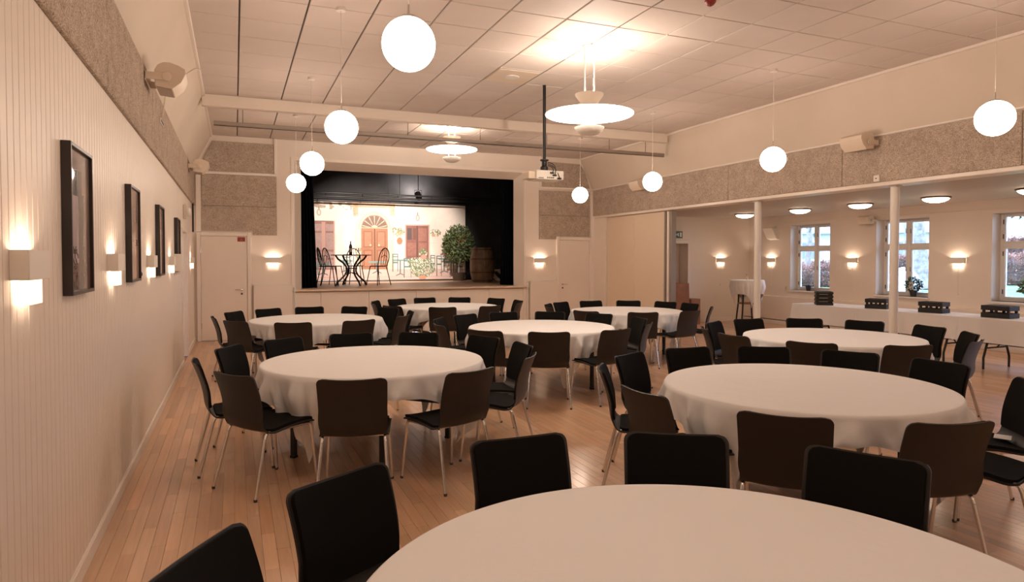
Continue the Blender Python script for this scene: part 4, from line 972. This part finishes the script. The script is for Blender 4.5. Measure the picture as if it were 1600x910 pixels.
# window sill plants
def sill_pot(loc, label, r_, h_, m): 
    t = thing('potted_plant', label, 'plant', loc, group='plants on the window sills'); MB().lathe([(r_*.7, 0), (r_, h_*.8), (r_, h_), (r_*.85, h_), (r_*.8, h_*.8)], 18).build('pot', m, t, smooth=30); return t
t = sill_pot((AX+.06, 11.62, WZ0), 'orchid in a dark pot on the first window sill', .06, .13, 'pot')
for k in range(6):
    a = k*1.1; mb = MB(); L = .16
    for i in range(6):
        u = i/5; w = .026*math.sin(PI*min(1, u*.9+.1)); c = Vector((math.cos(a)*L*u, math.sin(a)*L*u, .12+.09*u-.10*u*u)); s_ = Vector((-math.sin(a), math.cos(a), 0))*w; mb.v += [tuple(c-s_), tuple(c+s_)]
    mb.f += [(2*i, 2*i+1, 2*i+3, 2*i+2) for i in range(5)]; mb.build('leaf', 'leaf_dark', t)
MB().tube([(0, 0, .12), (.0, .01, .30), (.02, -.03, .42), (.0, -.10, .46)], .004, 6).build('stem', 'leaf', t, smooth=True)
tag(leaf_cloud(40, in_ell(0, -.06, .45, .04, .07, .05), .035, 8).build('blossoms', 'flower', t), kind='stuff')
t = sill_pot((AX+.06, 9.02, WZ0), 'bushy plant in a dark pot on the second window sill', .07, .12, 'pot')
tag(leaf_cloud(420, in_ell(0, 0, .24, .12, .14, .13), .05, 9).build('foliage', 'leaf_dark', t), kind='stuff')
MB().bbox(-.08, -.07, -.05, .04, .14, .30, .003).build('white_card', 'paper', t)
t = sill_pot((AX+.06, 6.95, WZ0), 'green plant in a clay pot on the third window sill', .07, .13, 'terracotta')
tag(leaf_cloud(260, in_ell(0, 0, .25, .12, .15, .12), .07, 10).build('foliage', 'leaf', t), kind='stuff')

# ------------------------------------------------------------------ garden outside the windows
GZ = .58
struct(MB().box(AX+.4, 70, -40, 80, GZ-.1, GZ).build('ground_lawn', 'lawn'))
def hedge(loc, rz, L, D_, H, label, seed, m='hedge', n=9000, size=.10):
    t = thing('garden_hedge', label, 'hedge', loc, rz, group='garden hedges'); mb = MB(); nx, nz = 40, 10; r = random.Random(seed)
    MB().bbox(-L/2+.1, L/2-.1, -D_/2+.12, D_/2-.12, 0, H-.12, .2).build('inner_growth', 'twig', t)
    def f(rr):
        s = rr.random()
        if s < .55: return (rr.uniform(-L/2, L/2), -D_/2+rr.gauss(.08, .07), rr.uniform(.02, H)), (0, -1, .3)
        if s < .9: return (rr.uniform(-L/2, L/2), rr.uniform(-D_/2, D_/2), H+rr.gauss(-.05, .07)), (0, 0, 1)
        return (rr.uniform(-L/2, L/2), D_/2-rr.gauss(.08, .07), rr.uniform(.02, H)), (0, 1, .3)
    tag(leaf_cloud(n, f, size, seed).build('foliage', m, t), kind='stuff')
hedge((21.6, 21.2, GZ), -PI/4*1.0, 4.6, 1.1, .80, 'clipped brown hedge outside the first window', 31)
hedge((25.1, 18.4, GZ), -PI/4*1.1, 4, 1.2, 1.05, 'clipped brown hedge behind the lawn outside the second window', 32)
hedge((28.6, 14.6, GZ), -PI/4*1.25, 5, 1.2, 1.1, 'long clipped hedge behind the lawn outside the third window', 33)
hedge((31.8, 17.2, GZ), -PI/4*1.2, 7, 1.6, 1.8, 'tall brown beech hedge at the back of the garden', 34, n=12000, size=.14)
hedge((19.4, 18.2, GZ), -PI/4, 2.0, 1.2, .7, 'rounded bush close to the first window', 35, n=5200, size=.075)
def bare_tree(loc, H, r0, label, seed, lean=(0, 0), spread=1.0, depth=4):
    t = thing('garden_tree', label, 'tree', loc, group='bare garden trees'); r = random.Random(seed); tr, br = MB(), MB()
    top = Vector((lean[0], lean[1], H)); tr.tube([top*u+Vector((r.gauss(0, .04), r.gauss(0, .04), 0))*(u > 0) for u in np.linspace(0, 1, 7)], [r0*(1.25 if u == 0 else 1-.45*u) for u in np.linspace(0, 1, 7)], 10)
    def grow(p, d, L, rad, k):
        pts = [p]; q = p.copy()
        for _ in range(4): d = (d+Vector((r.gauss(0, .22), r.gauss(0, .22), r.gauss(0.02, .18)))).normalized(); q = q+d*L/4; pts.append(q.copy())
        br.tube(pts, [rad*(1-.5*i/4) for i in range(5)], 5, False)
        if k > 0:
            for _ in range(3): grow(pts[r.choice((2, 3, 4))], (d+Vector((r.gauss(0, .7), r.gauss(0, .7), r.gauss(.05, .5)))).normalized(), L*r.uniform(.55, .8), rad*.5, k-1)
    for i in range(7):
        u = r.uniform(.35, 1); a = r.uniform(0, 2*PI); grow(top*u, Vector((math.cos(a), math.sin(a), r.uniform(.3, .9))).normalized(), H*.26*spread, r0*.25, depth-1)
    tr.build('trunk', 'bark', t, smooth=True); tag(br.build('branches', 'twig', t), kind='stuff')
bare_tree((21.0, 15.05, GZ), 6.0, .28, 'thick leaning grey tree outside the second window', 41, (-.5, .4))
bare_tree((20.0, 18.9, GZ), 5.0, .12, 'thin bare tree outside the first window', 42, (.2, .2), 1.2)
bare_tree((27.5, 20.5, GZ), 6.5, .16, 'bare tree behind the second window hedge', 43, (0, 0), 1.2)
bare_tree((35.0, 14.6, GZ), 7, .18, 'bare tree behind the third window hedge', 44, (0, 0), 1.2)
bare_tree((23.6, 28.0, GZ), 6.5, .15, 'bare tree before the pale house', 45, (0, 0), 1.2)
t = thing('evergreen_tree', 'dark evergreen with drooping boughs outside the third window', 'tree', (20.3, 11.0, GZ))
MB().tube([(0, 0, 0), (0, 0, 4.5)], [.16, .05], 8).build('trunk', 'bark', t, smooth=True)
tag(leaf_cloud(2600, in_ell(-.2, .1, 3.1, 1.3, 1.3, .95), .2, 46).build('foliage', 'leaf_dark', t), kind='stuff')
t = thing('garden_planter', 'clay planter with green shrub outside the third window', 'plant', (15.3, 8.45, GZ))
MB().lathe([(.15, 0), (.19, .24), (.20, .28), (.18, .28), (.17, .24)], 20).build('pot', 'terracotta', t, smooth=30)
tag(leaf_cloud(700, in_ell(0, 0, .52, .24, .24, .24), .07, 47).build('foliage', 'leaf', t), kind='stuff')
t = thing('garden_cloche', 'pale domed garden cover on the lawn outside the second window', 'cover', (18.5, 13.9, GZ))
MB().lathe([(.48, 0), (.47, .25), (.40, .5), (.25, .68), (.02, .76)], 24).build('dome', 'house', t, smooth=60); MB().lathe([(.50, 0), (.50, .05), (.47, .05)], 24).build('rim', 'roof', t)
t = thing('pale_house', 'pale house with a grey roof seen beyond the garden', 'house', (32.0, 30.2, GZ), -PI/4)
MB().box(-7, 7, 0, 6, 0, 2.55).build('wall', 'house', t)
MB().prism([(-.5, 2.5), (6.5, 2.5), (3, 4.6)], 'x', -7.4, 7.4).build('roof', 'roof', t)
for i in range(5):
    f = MB().box(-5.6+2.5*i, -4.4+2.5*i, -.05, .02, .9, 2.1).build('window', 'blue_white', t); MB().box(-5.5+2.5*i, -5.05+2.5*i, -.06, -.05, 1.0, 2.0).box(-4.95+2.5*i, -4.5+2.5*i, -.06, -.05, 1.0, 2.0).build('pane', 'roof', f)
